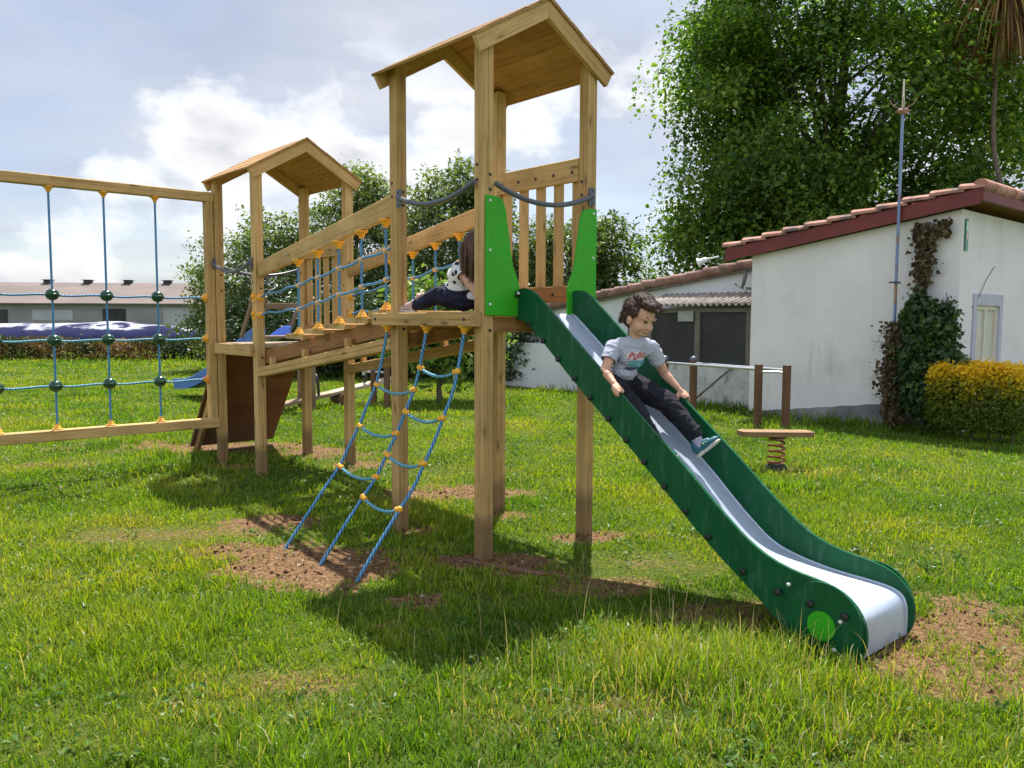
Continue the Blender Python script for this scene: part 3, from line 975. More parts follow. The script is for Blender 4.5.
def smooth_poly(pts, it=1, closed=False):
    for _ in range(it):
        n = len(pts); out = []
        if not closed: out.append(pts[0])
        for i in range(n if closed else n - 1):
            p, q = pts[i], pts[(i + 1) % n]
            out.append(tuple(.75 * a + .25 * b for a, b in zip(p, q))); out.append(tuple(.25 * a + .75 * b for a, b in zip(p, q)))
        if not closed: out.append(pts[-1])
        pts = out
    return pts


def build_tower_parts():
    build_roof(0, 0, LA, LB, 3.195, 3.548)
    build_roof(A2, B2, LA2, LB2, 2.925, 3.277)
    # decks
    for (a0, b0, la, lb, z) in ((0, 0, LA, LB, 1.552), (A2, B2, LA2, LB2, 1.262)):
        mb = MB(); n = 7; w = (la - S) / n
        for k in range(n):
            a = a0 + h + w * (k + .5)
            mb.board(V((a, b0 - h, z - .016)), V((a, b0 + lb + h, z - .016)), w - .006, .03, AA)
        dk = mb.build('deck', OLDWOOD if b0 > 2 else WOOD, play)
        q = MB()
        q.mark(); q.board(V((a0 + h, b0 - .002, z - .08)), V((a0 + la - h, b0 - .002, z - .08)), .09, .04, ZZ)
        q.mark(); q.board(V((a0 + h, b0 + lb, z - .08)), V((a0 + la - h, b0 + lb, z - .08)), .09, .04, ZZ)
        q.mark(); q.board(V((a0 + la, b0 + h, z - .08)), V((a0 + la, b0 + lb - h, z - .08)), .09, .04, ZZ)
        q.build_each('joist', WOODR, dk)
    # beam outside the posts that carries the rope ladder
    mb = MB(); mb.post(V((-h - S / 2 - .002, -h + .012, 1.508)), V((-h - S / 2 - .002, LB + h + .10, 1.508)), S, AA)
    bm_ = mb.build('deck_beam', WOOD, play)
    q = MB()
    for b in (.03, LB + .10):
        q.mark(); q.lathe([(.011, -.002), (.011, .004), (.006, .006)], V((-h - S - .001, b, 1.508)), (-1, 0, 0), 8)
    q.build_each('bolt', BLACK, bm_)
    mb = MB(); mb.board(V((A2 - h - .022, B2 + h - .03, 1.205)), V((A2 - h - .022, BN - h + .03, 1.205)), .11, .04, ZZ)
    mb.build('deck_beam', WOOD, play)
    build_railing(LA, 0, LB, 2.615, 1.552, -1)
    build_railing(A2 + LA2, B2, LB2, 2.325, 1.262, -1)
    grab_bar((.03, -h - .03, 2.335), (LA - .02, -h - .03, 2.35), .095, (0, -1, 0), (False, True))
    grab_bar((-h - .03, .0, 2.345), (-h - .03, LB - .10, 2.34), .085, (-1, 0, 0), (False, True))
    grab_bar((A2 - h - .03, BN - .04, 2.085), (A2 - h - .03, B2 + .02, 2.04), .09, (-1, 0, 0))
    grab_bar((A2 + .02, BN + h + .03, 2.07), (A2 + LA2 - .02, BN + h + .03, 2.07), .09, (0, 1, 0))
    # green guard panels either side of the slide
    prof = [(-.03, 1.535), (-.03, 2.262), (.05, 2.262), (.10, 2.245), (.125, 2.19), (.137, 2.12), (.152, 2.03), (.168, 1.93), (.185, 1.85), (.212, 1.79), (.244, 1.715), (.240, 1.53)]
    for mir in (0, 1):
        P = [((LA - u) if mir else u, v) for u, v in prof]
        mb = MB(); mb.plate(P, lambda u, v, t: V((u, t, v)), -h - .017, -h - .002)
        g = mb.build('guard_panel', LTGREEN, play)
        q = MB()
        for z in (1.60, 1.93, 2.23):
            q.mark(); q.lathe([(.010, 0), (.010, .004), (.004, .007)], V(((LA - .0) if mir else 0, -h - .016, z)), (0, -1, 0), 8)
        q.build_each('bolt', WHITECAP, g)


def build_slide():
    top = [(-.045, 1.672), (-.06, 1.696), (-.10, 1.704), (-.15, 1.701), (-.209, 1.678), (-.308, 1.602), (-.439, 1.492), (-.566, 1.388), (-.859, 1.152), (-.98, 1.05), (-1.15, .916), (-1.372, .742), (-1.506, .627),
           (-1.663, .50), (-1.767, .424), (-1.883, .368), (-2.007, .337), (-2.124, .325), (-2.224, .303), (-2.292, .262), (-2.34, .20), (-2.358, .13), (-2.355, .06), (-2.33, .005)]
    bot = [(-2.24, -.03), (-2.12, -.03), (-1.99, .03), (-1.877, .118), (-1.774, .195), (-1.64, .286), (-1.512, .379), (-1.346, .513), (-1.071, .74), (-.822, .938), (-.578, 1.125), (-.319, 1.347), (-.174, 1.468), (-.12, 1.50), (-.045, 1.51)]
    root = None
    prof = smooth_poly(top, 1) + smooth_poly(bot, 1)
    # chute
    bed = [(-.01, 1.548), (-.06, 1.548), (-.12, 1.51), (-.30, 1.367), (-.70, 1.047), (-1.172, .668), (-1.351, .503), (-1.521, .36), (-1.60, .31), (-1.681, .276), (-1.831, .245), (-1.973, .228), (-2.136, .222), (-2.24, .214), (-2.295, .193), (-2.317, .15), (-2.321, .071), (-2.318, .0)]
    bed = smooth_poly(bed, 2)
    mb = MB(); n = len(bed)
    a0, a1 = .2505, .7185
    # cross-section: flat with small turned-up edges
    cs = [(a0, .008), (a0 + .002, .003), (a0 + .008, 0), (a1 - .008, 0), (a1 - .002, .003), (a1, .008)]
    m = len(cs)
    vs = []; g = []
    u = 0
    for i, (b, z) in enumerate(bed):
        if i: u += math.hypot(b - bed[i - 1][0], z - bed[i - 1][1])
        p = V((0, *bed[min(i + 1, n - 1)])) - V((0, *bed[max(i - 1, 0)]))
        nn = V((0, -p.z, p.y)).normalized()
        if nn.z < 0 or (abs(nn.z) < .3 and nn.y > 0): nn = -nn
        for a, l in cs:
            vs.append(V((a, b, z)) + nn * l); g.append((u, a, l))
    fs = [(i * m + k, i * m + k + 1, (i + 1) * m + k + 1, (i + 1) * m + k) for i in range(n - 1) for k in range(m - 1)]
    mb.add(vs, fs, g, True)
    root = mb.build('slide', STEEL, play)
    for (t0, t1) in ((.23, .249), (.72, .739)):
        mb = MB(); mb.plate(prof, lambda u, v, t: V((t, u, v)), t0, t1)
        sp = mb.build('side_panel', DKGREEN, root)
    # end discs on the outer faces
    for (x0, x1, x2) in ((.2295, .218, .212), (.7395, .751, .757)):
        mb = MB()
        circ = [(-2.155 + .192 * math.cos(t * PI / 24), .13 + .192 * math.sin(t * PI / 24)) for t in range(48)]
        circ = [(b, max(z, -.04)) for b, z in circ]
        mb.plate(circ, lambda u, v, t: V((t, u, v)), min(x0, x1), max(x0, x1))
        mb.build('end_plate', DKGREEN, root)
        mb = MB()
        circ = [(-2.154 + .067 * math.cos(t * PI / 20), .122 + .067 * math.sin(t * PI / 20)) for t in range(40)]
        mb.plate(circ, lambda u, v, t: V((t, u, v)), min(x1, x2), max(x1, x2))
        mb.build('end_disc', LTGREEN, root)
    # bolts along the lower edge, both plates
    q = MB()
    for (b, z) in ((-.165, 1.478), (-.301, 1.377), (-.433, 1.27), (-.569, 1.162), (-.699, 1.058), (-.841, .947), (-.976, .84), (-1.106, .735), (-1.246, .622), (-1.388, .513), (-1.528, .405), (-1.738, .275)):
        for x, d in ((.23, -1), (.739, 1)):
            q.mark(); q.lathe([(.012, -.002), (.012, .007), (.017, .008), (.017, .015), (.008, .018)], V((x, b, z)), (d, 0, 0), 10)
    for (b, z) in ((-1.935, .224), (-2.098, .211), (-2.264, .196), (-.065, 1.665)):
        for x, d in ((.22, -1), (.749, 1)):
            q.mark(); q.lathe([(.012, -.01), (.012, .007), (.018, .008), (.018, .015), (.009, .019)], V((x, b, z)), (d, 0, 0), 10)
    q.build_each('bolt', BLACK, root)
    q = MB()
    for (b, z) in ((-2.245, .168), (-1.99, .275), (-2.22, .03), (-.085, 1.672)):
        q.mark(); q.lathe([(.009, 0), (.009, .012), (.003, .015)], V((.217, b, z)), (-1, 0, 0), 8)
    q.build_each('bolt_cap', WHITECAP, root)


CUP = [(.036, 0), (.0365, .001), (.0365, .010), (.0355, .011), (.0245, .0115), (.0235, .0125), (.0225, .026), (.0215, .027), (.0155, .0275), (.0145, .0285), (.013, .044)]


def cup(mb, p, d, s=1.0):
    mb.lathe([(r * s, t * s) for r, t in CUP], p, d, 12)


def clamp(mb, p, d, r=.019):
    """T-clamp round a rope at p with an arm towards d"""
    mb.ball(p, r * 1.05, 10, 7, 1.1)
    mb.lathe([(r * .85, 0), (r * .80, .025), (r * .95, .027), (r * .95, .036), (r * .6, .04)], p, d, 10)


def build_rope_ladder():
    zs = [1.44, 1.19, 1.05, .905, .77, .635, .50, .377, .20, -.02]
    as_ = [-.092, -.14, -.175, -.246, -.303, -.382, -.450, -.553, -.69, -.855]

    def P(i, z):
        bt, bb = ((.949, 1.037), (.48, .559), (.075, .127))[i]
        a = float(np.interp(z, zs[::-1], as_[::-1]))
        return V((a, bb + (bt - bb) * max(z, 0) / 1.44, z))
    # fascia board behind, top of the ladder
    mb = MB()
    for i in range(3):
        pts = [P(i, z) for z in np.linspace(1.42, -.02, 22)]
        q = MB(); q.tube(pts, .0105, 8)
        if i == 0: root = q.build('rope_ladder', ROPE, play)
        else: q.build('rope', ROPE, root)
    for (i, j, zz) in ((0, 1, (1.05, .77, .50)), (1, 2, (1.19, .905, .635, .377))):
        for z in zz:
            p, q_ = P(i, z), P(j, z - .004)
            pts = [p.lerp(q_, t) - ZZ * (.045 * 4 * t * (1 - t)) for t in np.linspace(.06, .94, 11)]
            r = MB(); r.tube(pts, .0105, 8); rg = r.build('rung', ROPET, root)
            c = MB(); c.mark(); clamp(c, p, q_ - p - ZZ * .09); c.mark(); clamp(c, q_, p - q_ - ZZ * .09)
            c.build_each('clamp', YELLOW, root)
    for i in range(3):
        c = MB(); cup(c, P(i, 1.44) + ZZ * .026, (-.12, 0, -1), 1.15); c.build('rope_cup', YELLOW, root)


def build_bridge():
    ax = lambda b: A2 * (b - LB) / (B2 - LB)                       # near side drifts from 0 to A2
    wd = lambda b: LA + (LA2 - LA) * (b - LB) / (B2 - LB)
    b0, b1 = LB + h + .004, B2 - h - .004
    zb = lambda b: 1.335 - (b - .99) * .1335
    mb = MB(); mb.post(V((ax(b0), b0, zb(b0))), V((ax(b1), b1, zb(b1))), S, AA)
    root = mb.build('bridge', WOOD, play)
    mb = MB(); mb.post(V((ax(b0) + wd(b0), b0, zb(b0))), V((ax(b1) + wd(b1), b1, zb(b1))), S, AA); mb.build('beam', WOOD, root)
    # inner stringers under the treads
    mb = MB()
    for f in (.075, .925):
        mb.mark(); mb.board(V((f * LA, b0 - .03, zb(b0) + .145)), V((ax(b1) + f * LA2, b1 + .03, zb(b1) + .145)), .13, .05, ZZ)
    mb.build_each('stringer', WOODR, root)
    cen = [2.68, 2.29, 1.905, 1.53, 1.16]
    tz = [1.378, 1.425, 1.472, 1.52, 1.572]
    zr = lambda b: 2.318 - (b - LB) * .1345                       # handrail centre line
    lr = len(cen)
    for c, z in zip(cen, tz):
        mb = MB()
        for q in (-1, 1):
            mb.mark(); mb.board(V((ax(c) - .03, c + q * .085, z - .022)), V((ax(c) + wd(c) + .03, c + q * .085, z - .022)), .163, .042, BB)
        mb.build_each('tread', WOOD, root)
    for c in (3.24, 2.52, 1.72):
        mb = MB()
        for s_ in (0, 1):
            a = ax(c) + s_ * wd(c)
            mb.mark(); mb.board(V((a, c, zb(c) + h - .004)), V((a, c, zb(c) + h + .075)), .05, .045, AA)
        mb.build_each('spacer', WOOD, root)
    for s_ in (0, 1):
        q0, q1 = b0, b1
        mb = MB(); mb.board(V((ax(q0) + s_ * wd(q0), q0, zr(q0) + s_ * .045)), V((ax(q1) + s_ * wd(q1), q1, zr(q1) + s_ * .045)), .145, .042, ZZ)
        mb.build('handrail', WOOD, root)
    # side nets
    for s_ in (0, 1):
        P = lambda b, f: V((ax(b) + s_ * wd(b), b, 0))
        levels = []
        for f in (.36, .68):
            pts = []
            for b in np.linspace(b0, b1, 25):
                zt = np.interp(b, cen[::-1], [z for z in tz[::-1]]); ztop = zr(b) - .072 + s_ * .045
                z = zt + (ztop - zt) * f
                u = (b - b0) / (b1 - b0)
                z -= .02 * abs(math.sin(u * PI * 5.5))
                pts.append(V((ax(b) + s_ * wd(b), b, z)))
            levels.append(pts)
        q = MB(); q.tube(levels[0], .0105, 8)
        net = q.build('rope', ROPE, root)
        q = MB(); q.tube(levels[1], .0105, 8); q.build('rope', ROPE, root)
        k = MB(); cc = MB()
        for c, z in zip(cen, tz):
            b = c - .04; zt = zr(b) - .072 + s_ * .045
            base = V((ax(b) + s_ * wd(b), b, 0))
            r = MB(); r.tube([base + ZZ * (z + .03), base + ZZ * (zt - .03)], .0105, 8); r.build('rope', ROPE, root)
            cc.mark(); cup(cc, base + ZZ * (z - .002), (0, 0, 1), 1.4); cc.mark(); cup(cc, base + ZZ * (zt + .002), (0, 0, -1), 1.4)
            for pts in levels:
                i = int(np.argmin([abs(p.y - b) for p in pts]))
                zc = np.interp(b, [p.y for p in pts], [p.z for p in pts])
                k.mark(); k.ball(base + ZZ * zc, .0195, 10, 7); k.lathe([(.017, -.026), (.019, -.02), (.019, .02), (.017, .026)], base + ZZ * zc, (0, 1, -.1), 10)
        k.build_each('rope_clip', BEIGECLIP, root)
        for pts in levels:
            cc.mark(); cup(cc, pts[0] - BB * .003, (0, 1, 0)); cc.mark(); cup(cc, pts[-1] + BB * .003, (0, -1, 0))
        cc.build_each('rope_cup', YELLOW, root)
        # the ends of the net ropes also show on the tower post
        if s_ == 0:
            e = MB()
            for pts in levels:
                e.mark(); e.box(V((A2 - h - .007, B2 - .01, pts[-1].z)), .014, .05, .085, 0, .004)
                e.lathe([(.022, 0), (.022, .01), (.012, .016)], V((A2 - h - .014, B2 - .01, pts[-1].z + .012)), (-1, 0, 0), 10)
            e.build_each('rope_anchor', YELLOW, root)


def build_net():
    aL = -2.92
    mb = MB(); mb.post(V((aL - h, BN, 2.752)), V((A2 - h - .008, BN, 2.752)), .095, BB, .003)
    root = mb.build('climbing_net', WOOD, play)
    mb = MB(); mb.post(V((aL - h, BN, .425)), V((A2 - h - .002, BN - .012, .425)), .10, BB, .003); mb.build('bottom_beam', WOOD, root)
    an = A2 - S - .004
    mb = MB(); mb.post(V((an, BN + .004, .476)), V((an, BN + .004, 2.703)), S - .004, AA); mb.build('frame_post', WOOD, root)
    mb = MB(); mb.post(V((aL, BN, -.4)), V((aL, BN, 2.702)), S, AA); mb.build('frame_post', WOOD, root)
    va = [-.483, -.953, -1.417, -1.885, -2.35]
    hz = [1.725, 1.305, .882]
    for a in va:
        q = MB(); q.tube([V((a, BN, 2.68)), V((a, BN, .50))], .010, 8); q.build('rope', ROPE, root)
        c = MB(); cup(c, V((a, BN, 2.706)), (0, 0, -1), 1.25); c.build('rope_cup', YELLOW, root)
        c = MB(); cup(c, V((a, BN, .473)), (0, 0, 1), 1.25); c.build('rope_cup', YELLOW, root)
    for i, z in enumerate(hz):
        pts = [V((a, BN, z - .012 * math.sin((a - aL) * 6.7) ** 2)) for a in np.linspace(aL + h + .03, an - h - .03, 40)]
        q = MB(); q.tube(pts, .010, 8); q.build('rope', ROPET if i else ROPE, root)
        c = MB(); cup(c, V((an - h + .001, BN, z)), (-1, 0, 0), 1.25); c.build('rope_cup', ORANGE if i == 2 else YELLOW, root)
        c = MB(); cup(c, V((aL + h - .001, BN, z)), (1, 0, 0), 1.25); c.build('rope_cup', YELLOW, root)
        for a in va:
            c = MB(); c.ball(V((a, BN, z)), .059, 20, 14, .93); c.lathe([(.0, -.01), (.058, -.01), (.0615, 0), (.058, .01), (.0, .01)], V((a, BN, z)), (0, 0, 1), 20); c.build('ball_joint', BALLGREEN, root)


def build_ramp():
    y0, y1 = BN + h + .012, BN + .95
    z0, z1 = 1.235, .02
    d = V((0, y1 - y0, z1 - z0)).normalized(); n = V((0, -d.z, d.y)) * -1
    mb = MB(); L = math.hypot(y1 - y0, z1 - z0); k = 9
    for i in range(k):
        p = V((0, y0, z0)) + d * (L * .97 * (i + .5) / k)
        mb.board(V((A2 - .01, p.y, p.z)), V((A2 + LA2 + .01, p.y, p.z)), L * .97 / k - .002, .03, d)
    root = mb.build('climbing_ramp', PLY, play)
    for a in (A2 + .05,):
        mb = MB(); o = V((0, .045, -.055))
        o = -V((0, -d.z, d.y)) * .0
        nn = V((0, d.z, -d.y)); nn = nn if nn.y < 0 else -nn
        off = nn * .062
        mb.board(V((a, y0, z0)) + off + d * .06, V((a, y0, z0)) + off + d * (L + .1), .09, .045, nn)
        mb.build('stringer', WOOD, root)
    q = MB()
    for i in range(8):
        a = A2 + .15 + random.random() * .7; t = .12 + .8 * i / 8
        p = V((a, y0, z0)) + d * (L * t); nn = V((0, -d.z, d.y)); nn = nn if nn.y > 0 else -nn
        q.mark(); q.lathe([(.05, 0), (.055, .02), (.03, .045), (.005, .05)], p + nn * .014, nn, 10)
    q.build_each('climbing_hold', YELLOW, root)


build_posts()
build_tower_parts()
build_slide()
build_rope_ladder()
build_bridge()
build_net()
build_ramp()

# ------------------------------------------------------------------ people


def organic(name, shapes, voxel, mat, parent=None, smooth=5, label=None, keep=None, wrinkle=None):
    """one continuous surface grown from overlapping ellipsoids and tapered limbs"""
    mb = MB()
    for s in shapes:
        if s[0] == 'c':                                     # tapered limb through points
            pts = [V(p) for p in s[1]]; rs = s[2]
            for i in range(len(pts) - 1):
                L = (pts[i + 1] - pts[i]).length
                n = max(2, int(L / (min(rs[i], rs[i + 1]) * .35)) + 1)
                for k in range(n + (1 if i == len(pts) - 2 else 0)):
                    t = k / n
                    mb.ball(pts[i].lerp(pts[i + 1], t), rs[i] + (rs[i + 1] - rs[i]) * t, 14, 8)
        else:                                               # ellipsoid: centre, three axes, radii
            c, ax, r = V(s[1]), s[2], s[3]
            vs = []; n, m = 18, 11
            for i in range(m + 1):
                for k in range(n):
                    a, b = PI * i / m, 2 * PI * k / n
                    q = (math.sin(a) * math.cos(b), math.sin(a) * math.sin(b), math.cos(a))
                    vs.append(c + V(ax[0]) * q[0] * r[0] + V(ax[1]) * q[1] * r[1] + V(ax[2]) * q[2] * r[2])
            fs = [(i * n + k, i * n + (k + 1) % n, (i + 1) * n + (k + 1) % n, (i + 1) * n + k) for i in range(m) for k in range(n)]
            mb.add(vs, fs, None, True)
    o = mb.build(name, mat, None, label)
    md = o.modifiers.new('r', 'REMESH'); md.mode = 'VOXEL'; md.voxel_size = voxel; md.use_smooth_shade = True
    ms = o.modifiers.new('s', 'SMOOTH'); ms.iterations = smooth; ms.factor = .5
    dg = bpy.context.evaluated_depsgraph_get()
    me = bpy.data.meshes.new_from_object(o.evaluated_get(dg))
    old = o.data
    o.modifiers.clear()
    o.data = me
    if not me.materials: me.materials.append(mat)
    me.polygons.foreach_set('use_smooth', [True] * len(me.polygons))
    bpy.data.meshes.remove(old)
    me.name = name
    if wrinkle:                                            # creases in cloth: (depth, scale)
        from mathutils import noise
        nrms = [v.normal.copy() for v in me.vertices]
        for v, nv in zip(me.vertices, nrms):
            c = v.co * wrinkle[1]
            a = 1 - abs(noise.noise(V((c.x * 1.0, c.y * .7, c.z * 1.5)))) * 2.4
            b_ = noise.noise(c * 2.3 + V((5, 3, 1)))
            v.co += nv * wrinkle[0] * (max(a, 0) ** 2 * 1.2 - .5 + .5 * b_)
    if parent is not None: o.parent = parent
    if keep is not None:
        bm = bmesh.new(); bm.from_mesh(me)
        bmesh.ops.delete(bm, geom=[v for v in bm.verts if not keep(v.co)], context='VERTS')
        bm.to_mesh(me); bm.free()
    return o


def m_skin(name, c1, c2):
    m, nt, b = mat_base(name)
    L = nt.links.new
    tc = N(nt, 'ShaderNodeTexCoord'); n = N(nt, 'ShaderNodeTexNoise', i_Scale=22.0, i_Detail=3.0); L(tc.outputs['Object'], n.inputs['Vector'])
    r = ramp(nt, [(.35, c1), (.65, c2)]); L(n.outputs[0], r.inputs[0]); L(r.outputs[0], b.inputs['Base Color'])
    b.inputs['Roughness'].default_value = .5
    b.inputs['Subsurface Weight'].default_value = .25
    b.inputs['Subsurface Radius'].default_value = (.012, .005, .003)
    b.inputs['Subsurface Scale'].default_value = 1.0
    return m


SKIN = m_skin('skin', (0.56, 0.30, 0.20), (0.62, 0.35, 0.24))
HAIR = m_simple('dark brown hair', (0.026, 0.012, 0.008), (0.095, 0.045, 0.028), 55, .55, stretch=(1, 1, .35), spec=.35, bump=.5)
HAIRG = m_simple('brown hair', (0.060, 0.024, 0.011), (0.125, 0.055, 0.026), 30, .45, stretch=(1, 1, .2), spec=.5)
SHIRT = m_simple('heather grey cotton', (0.37, 0.385, 0.48), (0.46, 0.475, 0.57), 60, .9, bump=.05, spec=.1)
TROUS = m_simple('black cotton', (0.012, 0.012, 0.017), (0.024, 0.024, 0.032), 14, .85, spec=.15)
SOCK = m_simple('lilac grey sock', (0.34, 0.32, 0.42), (0.42, 0.40, 0.50), 40, .9, spec=.1)
TEAL = m_simple('teal shoe mesh', (0.012, 0.085, 0.12), (0.02, 0.14, 0.18), 34, .6)
SOLE = m_simple('off white sole', (0.50, 0.48, 0.40), (0.6, 0.58, 0.5), 20, .6)
LIME = m_simple('lime trim', (0.45, 0.55, 0.06), (0.5, 0.6, 0.1), 10, .5)
RED = m_simple('red print', (0.42, 0.02, 0.035), (0.5, 0.04, 0.05), 30, .7)
DARKEYE = m_simple('dark brown eye', (0.012, 0.007, 0.005), (0.02, 0.012, 0.008), 10, .25)
LIP = m_simple('lip', (0.36, 0.11, 0.09), (0.42, 0.15, 0.12), 30, .45)


def face_frame(c, f, u, s):
    """head axes: r = the person's left"""
    f = V(f).normalized(); u = V(u); u = (u - f * u.dot(f)).normalized(); l = u.cross(f)
    c = V(c)
    return lambda x, y, z: c + (l * x + f * y + u * z) * s, (l, f, u)


def head_shapes(P, ax, s):
    return [('e', P(0, -.012, .028), ax, (.070 * s, .084 * s, .078 * s)), ('e', P(0, .012, -.024), ax, (.060 * s, .062 * s, .064 * s)),
            ('e', P(0, .050, -.064), ax, (.025 * s, .021 * s, .017 * s)), ('e', P(.034, .042, -.032), ax, (.027 * s, .023 * s, .026 * s)), ('e', P(-.034, .042, -.032), ax, (.027 * s, .023 * s, .026 * s)),
            ('c', [P(0, .067, -.006), P(0, .076, -.020), P(0, .081, -.027)], [.0070 * s, .0085 * s, .0098 * s]), ('c', [P(-.010, .0735, -.029), P(.010, .0735, -.029)], [.0066 * s, .0066 * s]),
            ('c', [P(-.017, .064, -.051), P(0, .070, -.052), P(.017, .064, -.051)], [.008 * s, .0095 * s, .008 * s]),
            ('e', P(.072, -.008, -.014), ax, (.011 * s, .019 * s, .027 * s)), ('e', P(-.072, -.008, -.014), ax, (.011 * s, .019 * s, .027 * s)),
            ('c', [P(.042, .064, .022), P(.016, .072, .020)], [.0075 * s, .0075 * s]), ('c', [P(-.042, .064, .022), P(-.016, .072, .020)], [.0075 * s, .0075 * s])]


def face_parts(P, ax, s, body, brow=HAIR):
    l, f, u = ax
    for sg in (1, -1):
        mb = MB(); vs = []
        mb.tube([P(sg * .042, .0655, .003), P(sg * .034, .0725, .0045), P(sg * .026, .0745, .004), P(sg * .017, .0735, .001)], [.0014 * s, .0050 * s, .0056 * s, .0014 * s], 8)
        mb.build('eye', DARKEYE, body)
        mb = MB(); mb.tube([P(sg * .046, .0610, .024), P(sg * .033, .0715, .029), P(sg * .018, .0765, .026)], [.001 * s, .0026 * s, .0018 * s], 6)
        mb.build('eyebrow', brow, body)
    mb = MB(); mb.tube([P(-.029, .0645, -.040), P(-.015, .0748, -.0495), P(0, .0788, -.0525), P(.015, .0748, -.0495), P(.029, .0645, -.040)], [.0012 * s, .0030 * s, .0036 * s, .0030 * s, .0012 * s], 8)
    mb.build('mouth', LIP, body)


def grip_hand(wrist, palm, along, across, down, s, thumb_side=1):
    """hand laid over an edge: along = direction of the knuckle row, across = way the fingers go over, down = way they curl"""
    al, ac, dn = V(along).normalized(), V(across).normalized(), V(down).normalized()
    p = V(palm); sh = [('c', [V(wrist), V(wrist).lerp(p, .6)], [.0175 * s, .018 * s])]
    nn = al.cross(ac).normalized()
    sh.append(('e', p, (al, ac, nn), (.033 * s, .029 * s, .0145 * s)))
    for i in range(4):
        o = al * ((i - 1.5) * .0158 * s)
        L = (.92, 1.05, 1.0, .8)[i] * s
        k0 = p + o + ac * .012 * s
        k1 = k0 + ac * .024 * L + dn * .004 * L
        k2 = k1 + ac * .006 * L + dn * .019 * L
        k3 = k2 - ac * .003 * L + dn * .015 * L
        sh.append(('c', [k0, k1, k2, k3], [.0082 * s, .0078 * s, .0072 * s, .0062 * s]))
    t0 = p - ac * .014 * s - al * .020 * s * thumb_side
    sh.append(('c', [t0, t0 - ac * .020 * s + dn * .008 * s - al * .006 * s * thumb_side, t0 - ac * .018 * s + dn * .030 * s + al * .002 * s * thumb_side], [.0105 * s, .0088 * s, .0070 * s]))
    return sh


def shoe(parent, heel, toe, solen, mat, solemat, s=1.0, trim=None):
    h_, t_ = V(heel), V(toe)
    d = (t_ - h_).normalized(); n = V(solen); n = (n - d * n.dot(d)).normalized(); sd = d.cross(n)
    L = (t_ - h_).length
    up = -n
    ax = (d, sd, up)
    q = lambda x, y, z: h_ + d * (x * L) + sd * y + up * z
    o = organic('shoe', [('e', q(.20, 0, .030), ax, (.20 * L, .027 * s, .026)), ('e', q(.45, 0, .026), ax, (.26 * L, .029 * s, .024)), ('e', q(.74, .0, .021), ax, (.25 * L, .034 * s, .020)),
                         ('c', [q(.17, 0, .03), q(.20, 0, .062)], [.027 * s, .025 * s]), ('c', [q(.34, 0, .045), q(.62, 0, .036)], [.024 * s, .020 * s])], .004, mat, parent, 4)
    organic('sole', [('e', q(.22, 0, .002), ax, (.22 * L, .031 * s, .012)), ('e', q(.48, 0, .001), ax, (.28 * L, .031 * s, .011)), ('e', q(.74, 0, .003), ax, (.262 * L, .038 * s, .012))], .004, solemat, o, 3)
    if trim:
        mb = MB()
        for f in (.42, .52, .62):
            mb.mark(); mb.tube([q(f - .05, -.026 * s, .036), q(f, 0, .070 - .028 * (f - .42) / .2), q(f - .05, .026 * s, .036)], .0032, 6)
        mb.build_each('lace', trim, o)
    return o


def strands(cap, ax, crown, n, L, mat, fwd=.9):
    """fine locks lying on a hair cap, combed from the crown outwards and forwards"""
    l, f, u = ax
    me = cap.data; r_ = random.Random(n)
    mb = MB()
    nv = len(me.vertices)
    for _ in range(n):
        v = me.vertices[r_.randrange(nv)]
        p, nr = v.co, v.normal
        out = p - crown
        top = max(0, nr.dot(u))
        if nr.dot(u) < -.15 and out.dot(f) > .03: continue
        front = out.dot(f) > .045
        if front and nr.dot(u) < .12: continue
        if front: t = f * .9 + u * .25 + V((r_.uniform(-1, 1), r_.uniform(-1, 1), r_.uniform(-.4, .8))) * .5
        else: t = out.normalized() * .6 + f * (fwd * top) - u * (.9 * (1 - top)) + V((r_.uniform(-1, 1), r_.uniform(-1, 1), r_.uniform(-1, 1))) * .45
        t = (t - nr * t.dot(nr))
        if t.length < .05: continue
        t.normalize(); sd = t.cross(nr)
        k = L * r_.uniform(.5, 1.3); w = .0011 * r_.uniform(.6, 1.5); lift = k * r_.uniform(.02, .22 + .12 * top)
        a0 = p - nr * .003; a1 = p + t * k * .5 + nr * (lift * .8 + .0015); a2 = p + t * k + nr * lift * r_.uniform(.3, 1.3)
        mb.add([a0 - sd * w, a0 + sd * w, a1 + sd * w * .9, a1 - sd * w * .9, a2], [(0, 1, 2, 3), (3, 2, 4)], None, True)
    return mb.build('strands', mat, cap, None, False)


